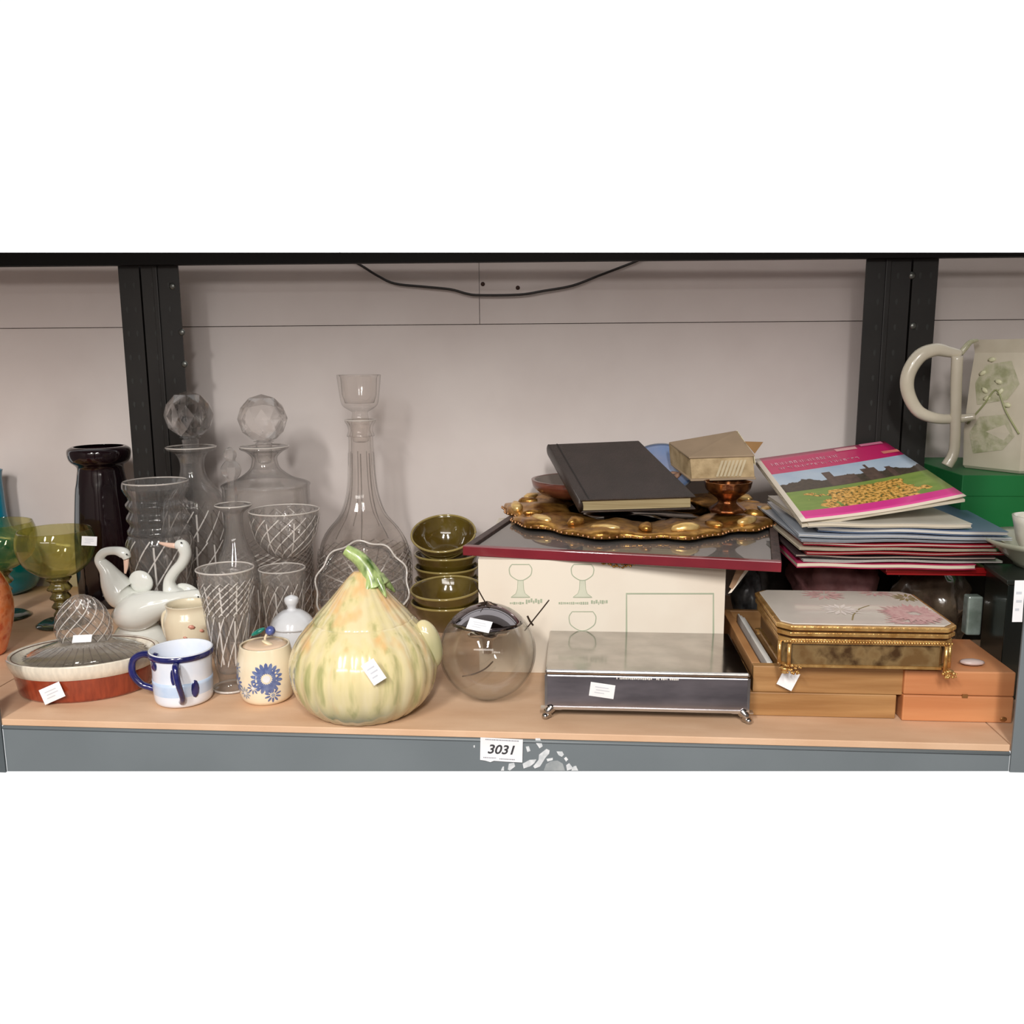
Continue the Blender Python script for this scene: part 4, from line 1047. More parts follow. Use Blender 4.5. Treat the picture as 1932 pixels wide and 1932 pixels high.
# small dark brass vessel right of the album
bz_ = P(1370, 975, Z=gtop)
bv = thing('brass_vessel', 'small dark brass ornamental vessel standing on the gilt frame below the beige book', 'vessel', (P(1372, 960, Y=ya + .03).x, ya + .03, gtop))
brs = M('dark_brass', (150, 96, 54), .28, .85, c2=(84, 44, 24), scale=60, bump=.2)
hz = P(1372, 908, Y=ya + .03).z - gtop
lathe('vessel', shell([(0, 0)] + [(p[0], p[1]) for p in cr([(.026, 0), (.026, .004), (.014, hz * .3), (.016, hz * .45), (.030, hz * .7), (.033, hz * .9), (.034, hz)], 4)], .002), brs, bv, 40, mod=lambda a, z, r: 1 + .04 * math.cos(9 * a))

# ================================================================ silver plated footed box
silv = M('silver_plate', (196, 192, 188), .13, 1.0, c2=(176, 172, 168), scale=30, bump=.02)
silvd = M('silver_dark', (190, 186, 192), .22, 1.0, c2=(150, 148, 154), scale=14, stretch=(1, 1, 4))
sf1, sf2 = P(1037, 1362, Z=0), P(1408, 1364, Z=0)
SY = (sf1.y + sf2.y) / 2 + .006
sx0, sx1 = P(1030, 1300, Y=SY).x, P(1413, 1300, Y=SY).x
sz0, sz1 = P(1220, 1340, Y=SY).z, P(1220, 1267, Y=SY).z
sback = P(1190, 1192, Z=sz1).y
SO = Vector(((sx0 + sx1) / 2, SY, 0)); hw = (sx1 - sx0) / 2
sb = thing('silver_box', 'rectangular silver plated box on four small feet at the shelf front', 'box', SO)
box('box_body', -hw, hw, 0, sback - SY, sz0, sz1 - .006, silvd, sb, .0015)
box('lid', -hw - .001, hw + .001, -.001, sback - SY + .001, sz1 - .0055, sz1, silv, sb, .0022)
V, Fc = join_data([box_data(-hw - .0012, hw + .0012, -.0016, .001, sz0 - .0008, sz0 + .0022), box_data(-hw - .0012, -hw + .0018, -.0015, .001, sz0 + .0022, sz1 - .0056), box_data(hw - .0018, hw + .0012, -.0015, .001, sz0 + .0022, sz1 - .0056)])
mesh_obj('edge_moulding', V, Fc, silv, sb, False)
for sx in (-1, 1):
    for yy in (.004, sback - SY - .004):
        x_ = sx * (hw - .006); dy = -1 if yy < .05 else 1
        pts = [(x_, yy, sz0), (x_ + sx * .004, yy + dy * .004, sz0 * .6), (x_ + sx * .002, yy + dy * .003, sz0 * .28), (x_ + sx * .006, yy + dy * .006, .0046)]
        f_ = sweep('foot', pts, [.0065, .0050, .0032, .0042], silv, sb, 10, 4)
        V, Fc = ico(.0042, 2, (x_ + sx * .0065, yy + dy * .0065, .0032)); mesh_obj('toe', [(a, b, max(c, .0001)) for a, b, c in V], Fc, silv, f_)
        V, Fc = join_data([box_data(x_ - .012, x_ + .012, yy - .004, yy + .004, sz0 - .002, sz0)]); mesh_obj('foot_plate', V, Fc, silv, f_, False)
c_ = P(1136, 1302, Y=SY) - SO
quadlabel('price_label', sb, (c_.x, -.0003, c_.z), (0, -1, 0), .028, .0165, -.13, paper)
ps = []; rr = random.Random(3); x_ = P(1163, 1280, Y=SY).x - SO.x; xe = P(1281, 1280, Y=SY).x - SO.x; zc = P(1220, 1280, Y=SY).z
while x_ < xe:
    w = rr.uniform(.0008, .0018); h = rr.uniform(.0008, .0014)
    if rr.random() > .12: ps.append(box_data(x_, x_ + w, -.0013, -.0008, zc - h, zc + h))
    x_ += w + .0006
V, Fc = join_data(ps); mesh_obj('engraved_line', V, Fc, M('engraving', (226, 222, 214), .5), sb, False)

# ================================================================ wooden boxes
wood1 = M('oak_box', (176, 134, 86), .5, c2=(148, 106, 62), scale=9, stretch=(.6, 1, 9), bump=.15, detail=8)
wood1b = M('oak_box_edge', (192, 142, 94), .5, c2=(170, 120, 74), scale=9, stretch=(.6, 1, 9))
wood2 = M('cedar_box', (206, 144, 98), .5, c2=(188, 122, 78), scale=7, stretch=(.5, 1, 6), bump=.1, detail=8)
W1 = P(1425, 1350, Z=0).y
wx0, wx1 = P(1420, 1300, Y=W1).x, P(1703, 1300, Y=W1).x
wz = P(1560, 1259, Y=W1).z
wl_ = P(1690, 1340, Y=W1).x
wyb = W1 + .235
# the lower case
lw = thing('lower_wooden_case', 'flat oak coloured wooden case, the lower of two, left of the cedar box', 'wooden case', ((wx0 + wx1) / 2, W1, 0))
LO = Vector(lw.location); zm = wz * .48
o = box('case', wx0 - .003, wl_, W1, wyb - .005, 0, zm - .0004, wood1, lw, .0012); o.location = -LO
uw = thing('open_wooden_case', 'open topped oak coloured wooden case holding white cards, under the jewellery box', 'wooden case', ((wx0 + wx1) / 2, W1, zm))
UO = Vector(uw.location)
for nm, a in (('side_front', (wx0, wx1, W1, W1 + .012, zm, wz)), ('side_back', (wx0, wx1, wyb - .008, wyb, zm, wz)), ('side_left', (wx0, wx0 + .010, W1 + .0121, wyb - .0081, zm, wz)), ('side_right', (wx1 - .008, wx1, W1 + .0121, wyb - .0081, zm, wz)), ('bottom_board', (wx0 + .0101, wx1 - .0081, W1 + .0121, wyb - .0081, zm, zm + .004))):
    o = box(nm, *a, wood1b if nm == 'side_left' else wood1, uw, .001); o.location = -UO
crd = thing('white_cards', 'pack of white cards standing in the left of the open wooden case', 'cards', (wx0 + .018, W1 + .02, zm + .0045))
for i in range(3):
    box('card', .001 + i * .0028, .0032 + i * .0028, 0 + .004 * i, wyb - W1 - .035 - .005 * i, 0, wz - zm - .007 - .001 * i, M('white_card', (246, 244, 238), .6), crd)
for (u, v, l) in ((1475, 1300, 20),):
    pass
# cedar box at right
C2 = P(1708, 1360, Z=0).y
cx0, cx1 = P(1703, 1310, Y=C2).x + .001, P(1914, 1310, Y=C2).x
cz_ = P(1800, 1267, Y=C2).z
cyb = P(1846, 1206, Z=cz_).y
cb_ = thing('cedar_box', 'orange toned cedar box with lid seam, in front corner by the right post', 'wooden box', ((cx0 + cx1) / 2, C2, 0))
CBO = Vector(cb_.location)
zl = cz_ * .52
for nm, a in (('box_base', (cx0, cx1, C2, cyb, 0, zl - .0003)), ('box_lid', (cx0, cx1, C2 + .0003, cyb, zl + .0003, cz_))):
    o = box(nm, *a, wood2, cb_, .0015); o.location = -CBO
V, Fc = ico(1, 2, sc3=(.004, .0012, .003)); o = mesh_obj('latch', V, Fc, M('latch_brass', (170, 120, 70), .4, .6), cb_); o.location = P(1893, 1357, Y=C2) - CBO
o = box('knob_plate', -.003, .003, -.0012, .0002, -.002, .002, MATS['latch_brass'], cb_); o.location = P(1820, 1313, Y=C2) - CBO

# ================================================================ decorated brass jewellery box
brass = M('gold_brass', (236, 192, 122), .25, .7, c2=(192, 142, 78), scale=70, bump=.25, bscale=260)
JZ0 = wz + .0006
jf = P(1490, 1262, Z=JZ0 + .006)
JY = jf.y
jx0, jx1 = P(1468, 1220, Y=JY).x, P(1812, 1220, Y=JY).x
jt = P(1640, 1181, Y=JY).z
jb = P(1600, 1113, Z=jt).y
JO = Vector(((jx0 + jx1) / 2, JY, JZ0)); jw = (jx1 - jx0) / 2; jd = jb - JY
bj = thing('jewellery_box', 'gilt brass and amber glass jewellery box with pink flower lid, on the wooden cases', 'jewellery box', JO)
hz = jt - JZ0
def oct_(w, d, c, z, y0=0): return [(-w + c, y0, z), (w - c, y0, z), (w, y0 + c, z), (w, y0 + d - c, z), (w - c, y0 + d, z), (-w + c, y0 + d, z), (-w, y0 + d - c, z), (-w, y0 + c, z)]
def octp(nm, w, d, c, z0, z1, mat, y0=0, bv_=0):
    o = prism(nm, oct_(w, d, c, z0, y0), mat, bj, (0, 0, 1), z1 - z0)
    if bv_: bevel(o, bv_)
    return o
foot = .006
octp('floor_plate', jw - .006, jd - .012, .010, foot, foot + .003, brass, .006)
octp('band_lower', jw - .003, jd - .006, .012, hz * .60, hz * .70, brass, .003, .0008)
octp('band_upper', jw - .001, jd - .002, .012, hz * .76, hz * .84, brass, .001, .0008)
octp('lid_rim', jw, jd, .013, hz * .88, hz * .975, brass, 0, .0014)
octp('lid_core', jw - .005, jd - .01, .011, hz * .70, hz * .879, M('amber_dark', (92, 56, 26), .3, .5), .005)
lidm = M('painted_lid', (222, 214, 202), .25, c2=(212, 202, 192), scale=12, coat=.6)
octp('painted_lid', jw - .005, jd - .010, .011, hz * .9751, hz, lidm, .005, .001)
amber = M('amber_glass', (112, 84, 50), .08, c2=(70, 48, 26), c3=(132, 108, 72), scale=40, coat=1, alpha=.92)
octp('glass_wall', jw - .008, jd - .016, .010, foot + .0031, hz * .599, amber, .008)
for (x_, y_) in ((-jw + .013, .003), (jw - .013, .003), (-jw + .005, .014), (jw - .005, .014), (-jw + .013, jd - .003), (jw - .013, jd - .003)):
    lathe('corner_post', [(0, foot), (.0022, foot), (.0022, hz * .6), (0, hz * .6)], brass, bj, 10, loc=(x_, y_, 0))
for (x_, y_) in ((-jw + .009, .005), (jw - .009, .005), (-jw + .009, jd - .008), (jw - .009, jd - .008)):
    f_ = lathe('foot', cr([(0, 0), (.004, 0), (.0035, .003), (.006, .006), (0, .0075)], 2), brass, bj, 12, loc=(x_, y_, 0))
rr = random.Random(8); ps = []
for i in range(22):
    ps.append(ico(.0011 + .0012 * rr.random(), 1, (-jw + .006 + .020 * rr.random(), -.001 - .003 * rr.random(), .001 + .010 * rr.random())))
V, Fc = join_data(ps); mesh_obj('filigree_corner', V, Fc, brass, bj)
ps = [ico(.0011 + .0012 * rr.random(), 1, (jw - .010 + .014 * (rr.random() - .5), -.001 - .003 * rr.random(), .001 + .008 * rr.random())) for i in range(16)]
V, Fc = join_data(ps); mesh_obj('filigree_corner', V, Fc, brass, bj)
ps = []
for i in range(60):
    x_ = -jw * .92 + 2 * jw * .92 * i / 59
    ps.append(ico(.0016, 1, (x_, .0022, hz * .65), (1, .5, 1.1)))
V, Fc = join_data(ps); mesh_obj('beading', V, Fc, brass, bj)
# painted flowers on the lid: flat petals
pk = M('petal_pink', (214, 178, 172), .4, c2=(196, 146, 146), scale=200); pw = M('petal_white', (236, 224, 216), .4); stemc = M('painted_stem', (150, 132, 84), .4)
def lidpt(u, v): return P(u, v, Z=JZ0 + hz + .0002) - JO
def lidclamp(q):
    return Vector((max(-jw + .008, min(jw - .008, q.x)), max(.008, min(jd - .008, q.y)), q.z))
def lidflower(u, v, R, n, mat, sq_=.55, a0=0, a1=2 * PI):
    c = lidpt(u, v); ps = []
    for i in range(n):
        a_ = a0 + (a1 - a0) * (i + .5) / n; l = R * rr.uniform(.8, 1.05)
        d = Vector((math.cos(a_), math.sin(a_), 0)); c = lidpt(u, v) + Vector((0, 0, .00002 + .00003 * i)); p = Vector((-d.y, d.x, 0)) * R * .11
        ps.append(([c + d * l * .15, c + d * l * .6 + p, c + d * l, c + d * l * .6 - p], [(0, 1, 2, 3)]))
    V, Fc = join_data([([lidclamp(q) for q in v_], f_) for v_, f_ in ps]); mesh_obj('painted_flower', V, Fc, mat, bj, False)
lidflower(1725, 1158, .040, 30, pk)
lidflower(1715, 1172, .028, 16, pk)
lidflower(1585, 1150, .026, 14, pw)
lidflower(1555, 1122, .028, 14, pk)
lidflower(1650, 1118, .022, 12, pk)
lidflower(1710, 1128, .020, 12, MATS['painted_stem'])
V, Fc = ribbon([lidpt(*p) for p in ((1608, 1170), (1610, 1160), (1622, 1148), (1640, 1142))], .0016, (0, 0, 1)); mesh_obj('painted_stem', V, Fc, stemc, bj, False)
# hanging price tag
tg = P(1487, 1281, Y=W1 - .006)
quadlabel('price_tag', bj, tg, (0, -1, .1), .0185, .0215, -.45, paper, origin=JO, lines=False)
sweep('tag_string', [P(1468, 1250, Y=JY - .001) - JO, P(1474, 1262, Y=W1 - .004) - JO, P(1480, 1273, Y=W1 - .006) - JO], .0006, M('string', (206, 170, 120), .7), bj, 6)

# ================================================================ wrapped things behind the jewellery box
tissue = M('mauve_tissue', (150, 104, 104), .6, c2=(110, 66, 66), scale=40, bump=.6, bscale=60)
plast = M('grey_plastic', (70, 66, 64), .3, c2=(36, 32, 30), scale=26, bump=.6, bscale=40, coat=.4)
stk_y0 = .205
stk_z = P(1650, 1074, Y=stk_y0).z     # bottom of the magazine stack
RY = stk_y0 + .014
rx0, rx1 = P(1672, 1070, Y=RY).x, P(1866, 1070, Y=RY).x
rzt = stk_z; rzb = P(1840, 1087, Y=RY).z
def crumple(name, label, cat, loc, s3, mat, seed, amp=.35, sub=4, top=None):
    t_V, t_F = ico(1, sub, sc3=s3)
    V = []
    for v in t_V:
        d = 1 + amp * noise.noise(Vector((v.x / s3[0] * 1.6 + seed, v.y / s3[1] * 1.6, v.z / s3[2] * 1.6))) + .12 * noise.noise(Vector((v.x / s3[0] * 7 + seed, v.y / s3[1] * 7, v.z / s3[2] * 7)))
        q = Vector((v.x * d, v.y * d, v.z * d)); 
        V.append(Vector((q.x, q.y, max(-s3[2] + .0003, min(q.z, (top if top is not None else 9) )))))
    o = mesh_obj(name, V, t_F, mat, None, smooth=True); o.location = loc
    return tag(o, label, cat)
ctx = P(1560, 1090, Y=.335).x
zbase = .0006
hh = stk_z - .001
crumple('tissue_parcel', 'mauve tissue wrapped parcel under the left of the magazine pile', 'parcel', (ctx + .014, .35, hh * .5), (.066, .052, hh * .5), tissue, 3, top=hh * .5)
crumple('plastic_parcel', 'crumpled grey cellophane parcel under the right of the magazine pile', 'parcel', (P(1775, 1120, Y=.33).x - .01, .345, (rzb - .001) * .5), (.052, .052, (rzb - .001) * .5), M('cellophane', (112, 98, 82), .2, c2=(66, 54, 44), scale=34, bump=.7, bscale=50, coat=.8), 11, top=(rzb - .001) * .5)
bag = crumple('black_plastic_bag', 'crumpled black plastic bag between the carton and the magazine pile', 'plastic bag', (P(1462, 1100, Y=.43).x, .452, .082), (.040, .032, .0815), plast, 21, amp=.22)
crumple('silver_foil_bag', 'crumpled grey foil bag beside the carton, behind the wooden cases', 'bag', (P(1408, 1160, Y=.33).x + .003, .345, .055), (.020, .030, .0545), M('foil', (128, 132, 134), .3, .3, c2=(50, 50, 52), scale=40, bump=.8, bscale=50), 31, amp=.3)
# red box under the pile

redb = M('red_card', (160, 20, 24), .4, c2=(140, 14, 18), scale=10, coat=.3)
MAG_BASE = rzt + .0005
rb = thing('red_box', 'flat bright red box under the right half of the magazine pile', 'box', ((rx0 + rx1) / 2, RY, rzb))
o = box('lid', rx0, rx1, RY, stk_y0 + .20, rzb + .003, rzt, redb, rb, .001); o.location = -Vector(rb.location)
o = box('tray', rx0 + .002, rx1 - .002, RY + .002, stk_y0 + .198, rzb, rzb + .0029, redb, rb); o.location = -Vector(rb.location)
wjar = thing('frosted_glass_block', 'pale glass candle holder under the cellophane parcel, on the cedar box', 'glass', (P(1828, 1230, Y=.20).x, .20, cz_ + .0006))
box('block', -.009, .009, -.008, .008, 0, .050, M('pale_glass', (150, 164, 158), .15, c2=(112, 126, 118), scale=50, coat=.5), wjar, .002)
V, Fc = ico(1, 2, sc3=(.014, .008, .0035)); o = mesh_obj('foil_scrap', V, Fc, M('pale_pink_foil', (196, 176, 170), .3), None); o.location = P(1834, 1249, Z=cz_ + .0042); tag(o, 'small crumpled pale paper scrap lying on the cedar box', 'paper')

# ================================================================ the magazine pile
def mag(x, y, z, w, d, th, rot, cov, label, name='magazine', edge=(214, 206, 188), tilt=(0, 0), edge_seed=0):
    t = thing(name, label, 'magazine', (x, y, z), rot=(tilt[0], tilt[1], rot), group='magazines in the pile')
    e = M('page_edge_%d' % (edge_seed % 4), [(222, 214, 196), (206, 190, 176), (214, 212, 206), (196, 168, 158)][edge_seed % 4], .75, c2=[(190, 178, 156), (170, 150, 140), (180, 178, 174), (160, 130, 124)][edge_seed % 4], scale=5, stretch=(1, 1, 220))
    N = 14
    V = []; Fc = []
    def sag(i, j):   # gentle waviness of old paper
        return .0012 * math.sin(i * .9 + edge_seed) * (j == 0) + .0008 * math.sin(i * .5 + edge_seed * 2)
    for k, zz in enumerate((0.0006, th - .0006)):
        for j in (0, 1):
            for i in range(N + 1):
                V.append((-w / 2 + w * i / N, j * d, zz + sag(i, j) * .5 + .0006))
    M_ = N + 1
    for i in range(N):
        Fc += [(i, i + M_, i + 1 + M_, i + 1), (2 * M_ + i, 2 * M_ + i + 1, 3 * M_ + i + 1, 3 * M_ + i), (i, i + 1, 2 * M_ + i + 1, 2 * M_ + i), (M_ + i, 3 * M_ + i, 3 * M_ + i + 1, M_ + i + 1)]
    Fc += [(0, 2 * M_, 3 * M_, M_), (N, N + M_, 3 * M_ + N, 2 * M_ + N)]
    mesh_obj('pages', V, Fc, e, t, False)
    for nm, zz in (('cover_back', 0.0), ('cover_front', th)):
        V = []; Fc = []
        for dz in (0, .0006):
            for j in (0, 1):
                for i in range(N + 1): V.append((-w / 2 - .0008 + (w + .0016) * i / N, -.001 + j * (d + .002), zz + sag(i, j) * .5 + dz))
        for i in range(N):
            Fc += [(i, i + M_, i + 1 + M_, i + 1), (2 * M_ + i, 2 * M_ + i + 1, 3 * M_ + i + 1, 3 * M_ + i), (i, i + 1, 2 * M_ + i + 1, 2 * M_ + i), (M_ + i, 3 * M_ + i, 3 * M_ + i + 1, M_ + i + 1)]
        Fc += [(0, 2 * M_, 3 * M_, M_), (N, N + M_, 3 * M_ + N, 2 * M_ + N)]
        mesh_obj(nm, V, Fc, cov, t, False)
    return t
covs = {}
def cov(n, c): return M('cover_' + n, c, .35, coat=.25, scale=14)
y0 = stk_y0; zc = MAG_BASE
TFl, TFr = P(1512, 984, Y=y0 + .0), P(1823, 935, Y=y0 + .035)
TBl, TBr = P(1424, 866, Y=y0 + .262), P(1668, 832, Y=y0 + .28)
xc = (P(1500, 1040, Y=y0).x + P(1850, 1040, Y=y0).x) / 2 + .016
specs = [  # dx, width, thick, rot, cover, label, edge
    (-.016, .212, .0085, .00, ('pink', (206, 58, 104)), 'pink covered magazine at the very bottom of the pile', 0),
    (.004, .226, .0045, .02, ('white', (222, 218, 212)), 'thin white magazine second from the bottom of the pile', 2),
    (-.006, .224, .0055, -.02, ('dark', (70, 58, 60)), 'dark covered magazine third from the bottom of the pile', 1),
    (.008, .228, .0055, .03, ('red', (170, 40, 48)), 'red covered magazine in the lower half of the pile', 3),
    (-.004, .222, .0045, .01, ('cream', (220, 208, 184)), 'cream magazine above the lower red one in the pile', 2),
    (.006, .230, .0060, -.02, ('crimson', (180, 34, 56)), 'crimson magazine halfway up the pile', 1),
    (.000, .226, .0045, .02, ('grey', (176, 182, 190)), 'pale grey magazine resting on the crimson one', 2),
    (.004, .236, .0055, -.05, ('bluewhite', (198, 206, 218)), 'pale blue magazine jutting out at right under the top ones', 2),
]
rr = random.Random(6)
tot = sum(s_[2] for s_ in specs)
ztarget = TFl.z - .0100 - .0250
gap = max(0, (ztarget - zc - tot) / len(specs))
for i, (dx_, w, th, ro, cv, lb, ed) in enumerate(specs):
    th2 = th + gap - .0016
    mag(xc + dx_, y0 + .003 * rr.random(), zc, w * (1.08 if i else 1.03), .262, th2 - .0012, ro, cov(*cv), lb, edge_seed=ed)
    zc += th2 + .0016
# second from top: blue-white with its own corner showing; the top one lies askew on it
m1 = mag(xc + .014, y0 + .006, zc, .224, .262, .0050, -.10, cov('bluepic', (112, 134, 170)), 'blue covered magazine whose right edge shows beside the pink one', edge_seed=2)
zc += .0078
m2 = mag(xc - .014, y0 + .004, zc, .200, .225, .0050, .02, cov('paper', (224, 218, 204)), 'plain cream booklet just under the pink topped magazine', edge_seed=0)
zc += .0090
# the top magazine with its picture cover
tp_ = thing('magazine', 'top magazine of the pile, pink cover with a castle and flower field picture', 'magazine', (TFl.x, TFl.y, TFl.z), group='magazines in the pile')
TO = Vector(TFl)
def covermat():
    m = bpy.data.materials.new('picture_cover'); m.use_nodes = True; nt = m.node_tree; b = nt.nodes['Principled BSDF']; L = nt.links.new
    b.inputs['Roughness'].default_value = .35; b.inputs['Coat Weight'].default_value = .25
    uv = nt.nodes.new('ShaderNodeUVMap'); sp = nt.nodes.new('ShaderNodeSeparateXYZ'); L(uv.outputs[0], sp.inputs[0])
    def noise_(sc_, det=3, stretch=(1, 1, 1)):
        mp = nt.nodes.new('ShaderNodeMapping'); mp.inputs['Scale'].default_value = stretch; L(uv.outputs[0], mp.inputs[0])
        n_ = nt.nodes.new('ShaderNodeTexNoise'); n_.inputs['Scale'].default_value = sc_; n_.inputs['Detail'].default_value = det; L(mp.outputs[0], n_.inputs[0]); return n_.outputs[0]
    def math_(op, a, b_):
        n_ = nt.nodes.new('ShaderNodeMath'); n_.operation = op
        for i, x in enumerate((a, b_)):
            if isinstance(x, (int, float)): n_.inputs[i].default_value = x
            else: L(x, n_.inputs[i])
        return n_.outputs[0]
    def mix(f, a, b_):
        n_ = nt.nodes.new('ShaderNodeMixRGB')
        for i, x in enumerate((f, a, b_)):
            if isinstance(x, tuple): n_.inputs[i].default_value = lin(x)
            elif isinstance(x, (int, float)): n_.inputs[i].default_value = x
            else: L(x, n_.inputs[i])
        return n_.outputs[0]
    U, Vv = sp.outputs[0], sp.outputs[1]
    step = lambda x, t_: math_('GREATER_THAN', x, t_)
    # v runs 0 front .. 1 back
    sky = mix(Vv, (226, 232, 240), (70, 140, 190)); sky = mix(noise_(5), sky, (206, 220, 232))
    lawn = mix(noise_(8, 3, (1, 3, 1)), (96, 132, 52), (150, 170, 84))
    fl_ = nt.nodes.new('ShaderNodeValToRGB'); L(noise_(46, 2), fl_.inputs[0]); e = fl_.color_ramp
    e.elements[0].position = .36; e.elements[0].color = lin((86, 92, 40)); e.elements[1].position = .62; e.elements[1].color = lin((240, 190, 104))
    k_ = e.elements.new(.48); k_.color = lin((204, 150, 62))
    tree = mix(noise_(40), (40, 36, 34), (96, 84, 66))
    c_ = lawn
    inflo = math_('MULTIPLY', step(math_('ADD', U, math_('MULTIPLY', noise_(9, 6), .7)), .58), step(1.16, math_('ADD', U, math_('MULTIPLY', noise_(8, 6), .7))))
    inflo = math_('MULTIPLY', inflo, step(math_('ADD', .37, math_('MULTIPLY', U, .03)), math_('ADD', Vv, math_('MULTIPLY', noise_(12), .03))))
    c_ = mix(inflo, c_, fl_.outputs[0])
    hor = math_('ADD', .40, math_('MULTIPLY', U, .03))
    c_ = mix(step(Vv, hor), c_, tree)
    ridge = math_('ADD', .40, math_('MULTIPLY', noise_(7, 5, (1, 0, 1)), .27))
    c_ = mix(step(Vv, ridge), c_, sky)
    for (u0_, u1_, vt_) in ((.36, .42, .63), (.42, .56, .55), (.62, .72, .60), (.665, .685, .66), (.78, .82, .58)):   # towers of the castle
        inb = math_('MULTIPLY', math_('MULTIPLY', step(U, u0_), step(u1_, U)), math_('MULTIPLY', step(Vv, .42), step(vt_, Vv)))
        c_ = mix(inb, c_, mix(noise_(30), (58, 48, 46), (120, 98, 84)))
    top = mix(U, (206, 66, 110), (206, 20, 104))
    c_ = mix(step(Vv, math_('ADD', .70, math_('MULTIPLY', U, .02))), c_, top)
    pk_ = mix(Vv, (226, 120, 180), (222, 40, 140))
    c_ = mix(step(math_('ADD', .13, math_('MULTIPLY', U, .0)), Vv), c_, (222, 50, 144))
    c_ = mix(step(.03, Vv), c_, (228, 214, 196))
    c_ = mix(step(.035, U), c_, (226, 216, 200))
    L(c_, b.inputs['Base Color']); return m
def grid_sheet(name, c4, n, lift, mat, parent, bowf=0.0):
    """sheet from corners fl, fr, br, bl with uv; thickness 0.0008"""
    V = []; Fc = []; uvs = []
    fl_, fr_, br_, bl_ = c4; nn = (fr_ - fl_).cross(bl_ - fl_).normalized()
    if nn.z < 0: nn = -nn
    for l in (0, -.0008):
        for j in range(n + 1):
            for i in range(n + 1):
                a_ = fl_.lerp(fr_, i / n); b_ = bl_.lerp(br_, i / n); p = a_.lerp(b_, j / n)
                s_ = bowf * (math.sin(PI * i / n)) * (1 - j / n)
                V.append(p + nn * (lift + l - s_)); uvs.append((i / n, j / n))
    m = (n + 1) * (n + 1)
    for j in range(n):
        for i in range(n):
            q = j * (n + 1) + i; Fc.append((q, q + 1, q + n + 2, q + n + 1)); Fc.append((q + m, q + m + n + 1, q + m + n + 2, q + m + 1))
    edge = [i for i in range(n + 1)] + [(j + 1) * (n + 1) + n for j in range(n)] + [n * (n + 1) + n - 1 - i for i in range(n)] + [(n - 1 - j) * (n + 1) for j in range(n - 1)]
    for a_, b_ in zip(edge, edge[1:] + edge[:1]): Fc.append((a_, a_ + m, b_ + m, b_))
    o = mesh_obj(name, [v - TO for v in V], Fc, mat, parent)
    ul = o.data.uv_layers.new(name='UVMap')
    for lp in o.data.loops: ul.data[lp.index].uv = uvs[lp.vertex_index]
    return o, nn
o, nn = grid_sheet('cover', [TFl, TFr, TBr, TBl], 16, 0, covermat(), tp_, .004)
ins = [TFl.lerp(TBr, .004), TFr.lerp(TBl, .004), TBr.lerp(TFl, .004), TBl.lerp(TFr, .004)]
slab('pages', [p - nn * .0052 for p in ins], -nn * .0035, MATS['page_edge_0'], tp_, 0, origin=TO)
grid_sheet('inner_pages', ins, 16, -.0012, MATS['page_edge_0'], tp_, .004)
# title print on the cover: rows of small light letterforms, too worn to read
wl = M('cover_lettering', (236, 190, 204), .5)
def T2(a, b): 
    f_ = TFl.lerp(TFr, a); k_ = TBl.lerp(TBr, a); p = f_.lerp(k_, b); return p - nn * (.004 * math.sin(PI * a) * (1 - b)) + nn * .0006 - TO
rr = random.Random(17); ps = []
for (a0_, a1_, b_, h) in ((.08, .56, .855, .045), (.11, .68, .775, .035)):
    a_ = a0_
    while a_ < a1_:
        w = rr.uniform(.018, .030)
        for q in range(3):
            k = rr.random()
            if k < .4: c_ = (a_ + w * .1, b_ - h / 2, a_ + w * .3, b_ + h / 2)
            elif k < .7: c_ = (a_ + w * .1, b_ + h * .2, a_ + w * .8, b_ + h * .45)
            else: c_ = (a_ + w * .6, b_ - h / 2, a_ + w * .8, b_ + h * .3)
            ps.append(([T2(c_[0], c_[1]), T2(c_[2], c_[1]), T2(c_[2], c_[3]), T2(c_[0], c_[3])], [(0, 1, 2, 3)]))
        a_ += w * 1.15
V, Fc = join_data(ps); mesh_obj('title_lettering', V, Fc, wl, tp_, False)
for (a0_, a1_, b0, b1, cc) in ((.60, .76, .925, .97, (232, 176, 180)), (.80, .97, .955, .995, (220, 130, 160)), (.88, 1.0, .775, .82, (226, 130, 120))):
    mesh_obj('cover_flash', [T2(a0_, b0), T2(a1_, b0), T2(a1_, b1), T2(a0_, b1)], [(0, 1, 2, 3)], M('flash_%d%d' % (cc[0], cc[1]), cc, .5), tp_, False)
for (u, v) in ():
    pass

# ================================================================ right neighbouring bay
gr = M('green_card', (14, 112, 56), .45, c2=(8, 100, 44), scale=6)
GBY = .36
gx0 = .5335; gx1 = .86
gzt = P(1900, 897, Y=GBY).z
gb = thing('green_box', 'bright green lidded box at the right edge carrying the ceramic jug', 'box', ((gx0 + gx1) / 2, GBY, 0))
GBO = Vector(gb.location)
gzb = P(1900, 1006, Y=GBY).z
gb.location.z = gzb; GBO = Vector(gb.location)
o = box('box_body', gx0 + .001, gx1 - .001, GBY + .001, .585, gzb, gzt - .03, gr, gb); o.location = -GBO
uc = thing('black_crate', 'plain black lidded crate standing on the shelf under the bright green box', 'crate', ((gx0 + gx1) / 2, GBY, 0))
ucm = M('black_crate_plastic', (18, 24, 22), .4, c2=(12, 16, 15), scale=10)
o = box('crate_body', gx0 + .004, gx1 - .004, GBY + .004, .58, 0, gzb - .0105, ucm, uc, .002); o.location = -Vector(uc.location)
o = box('crate_lid', gx0 + .001, gx1 - .001, GBY + .001, .583, gzb - .0104, gzb - .0005, ucm, uc, .001); o.location = -Vector(uc.location)
o = box('lid', gx0, gx1, GBY, .586, gzt - .0299, gzt, gr, gb, .001); o.location = -GBO
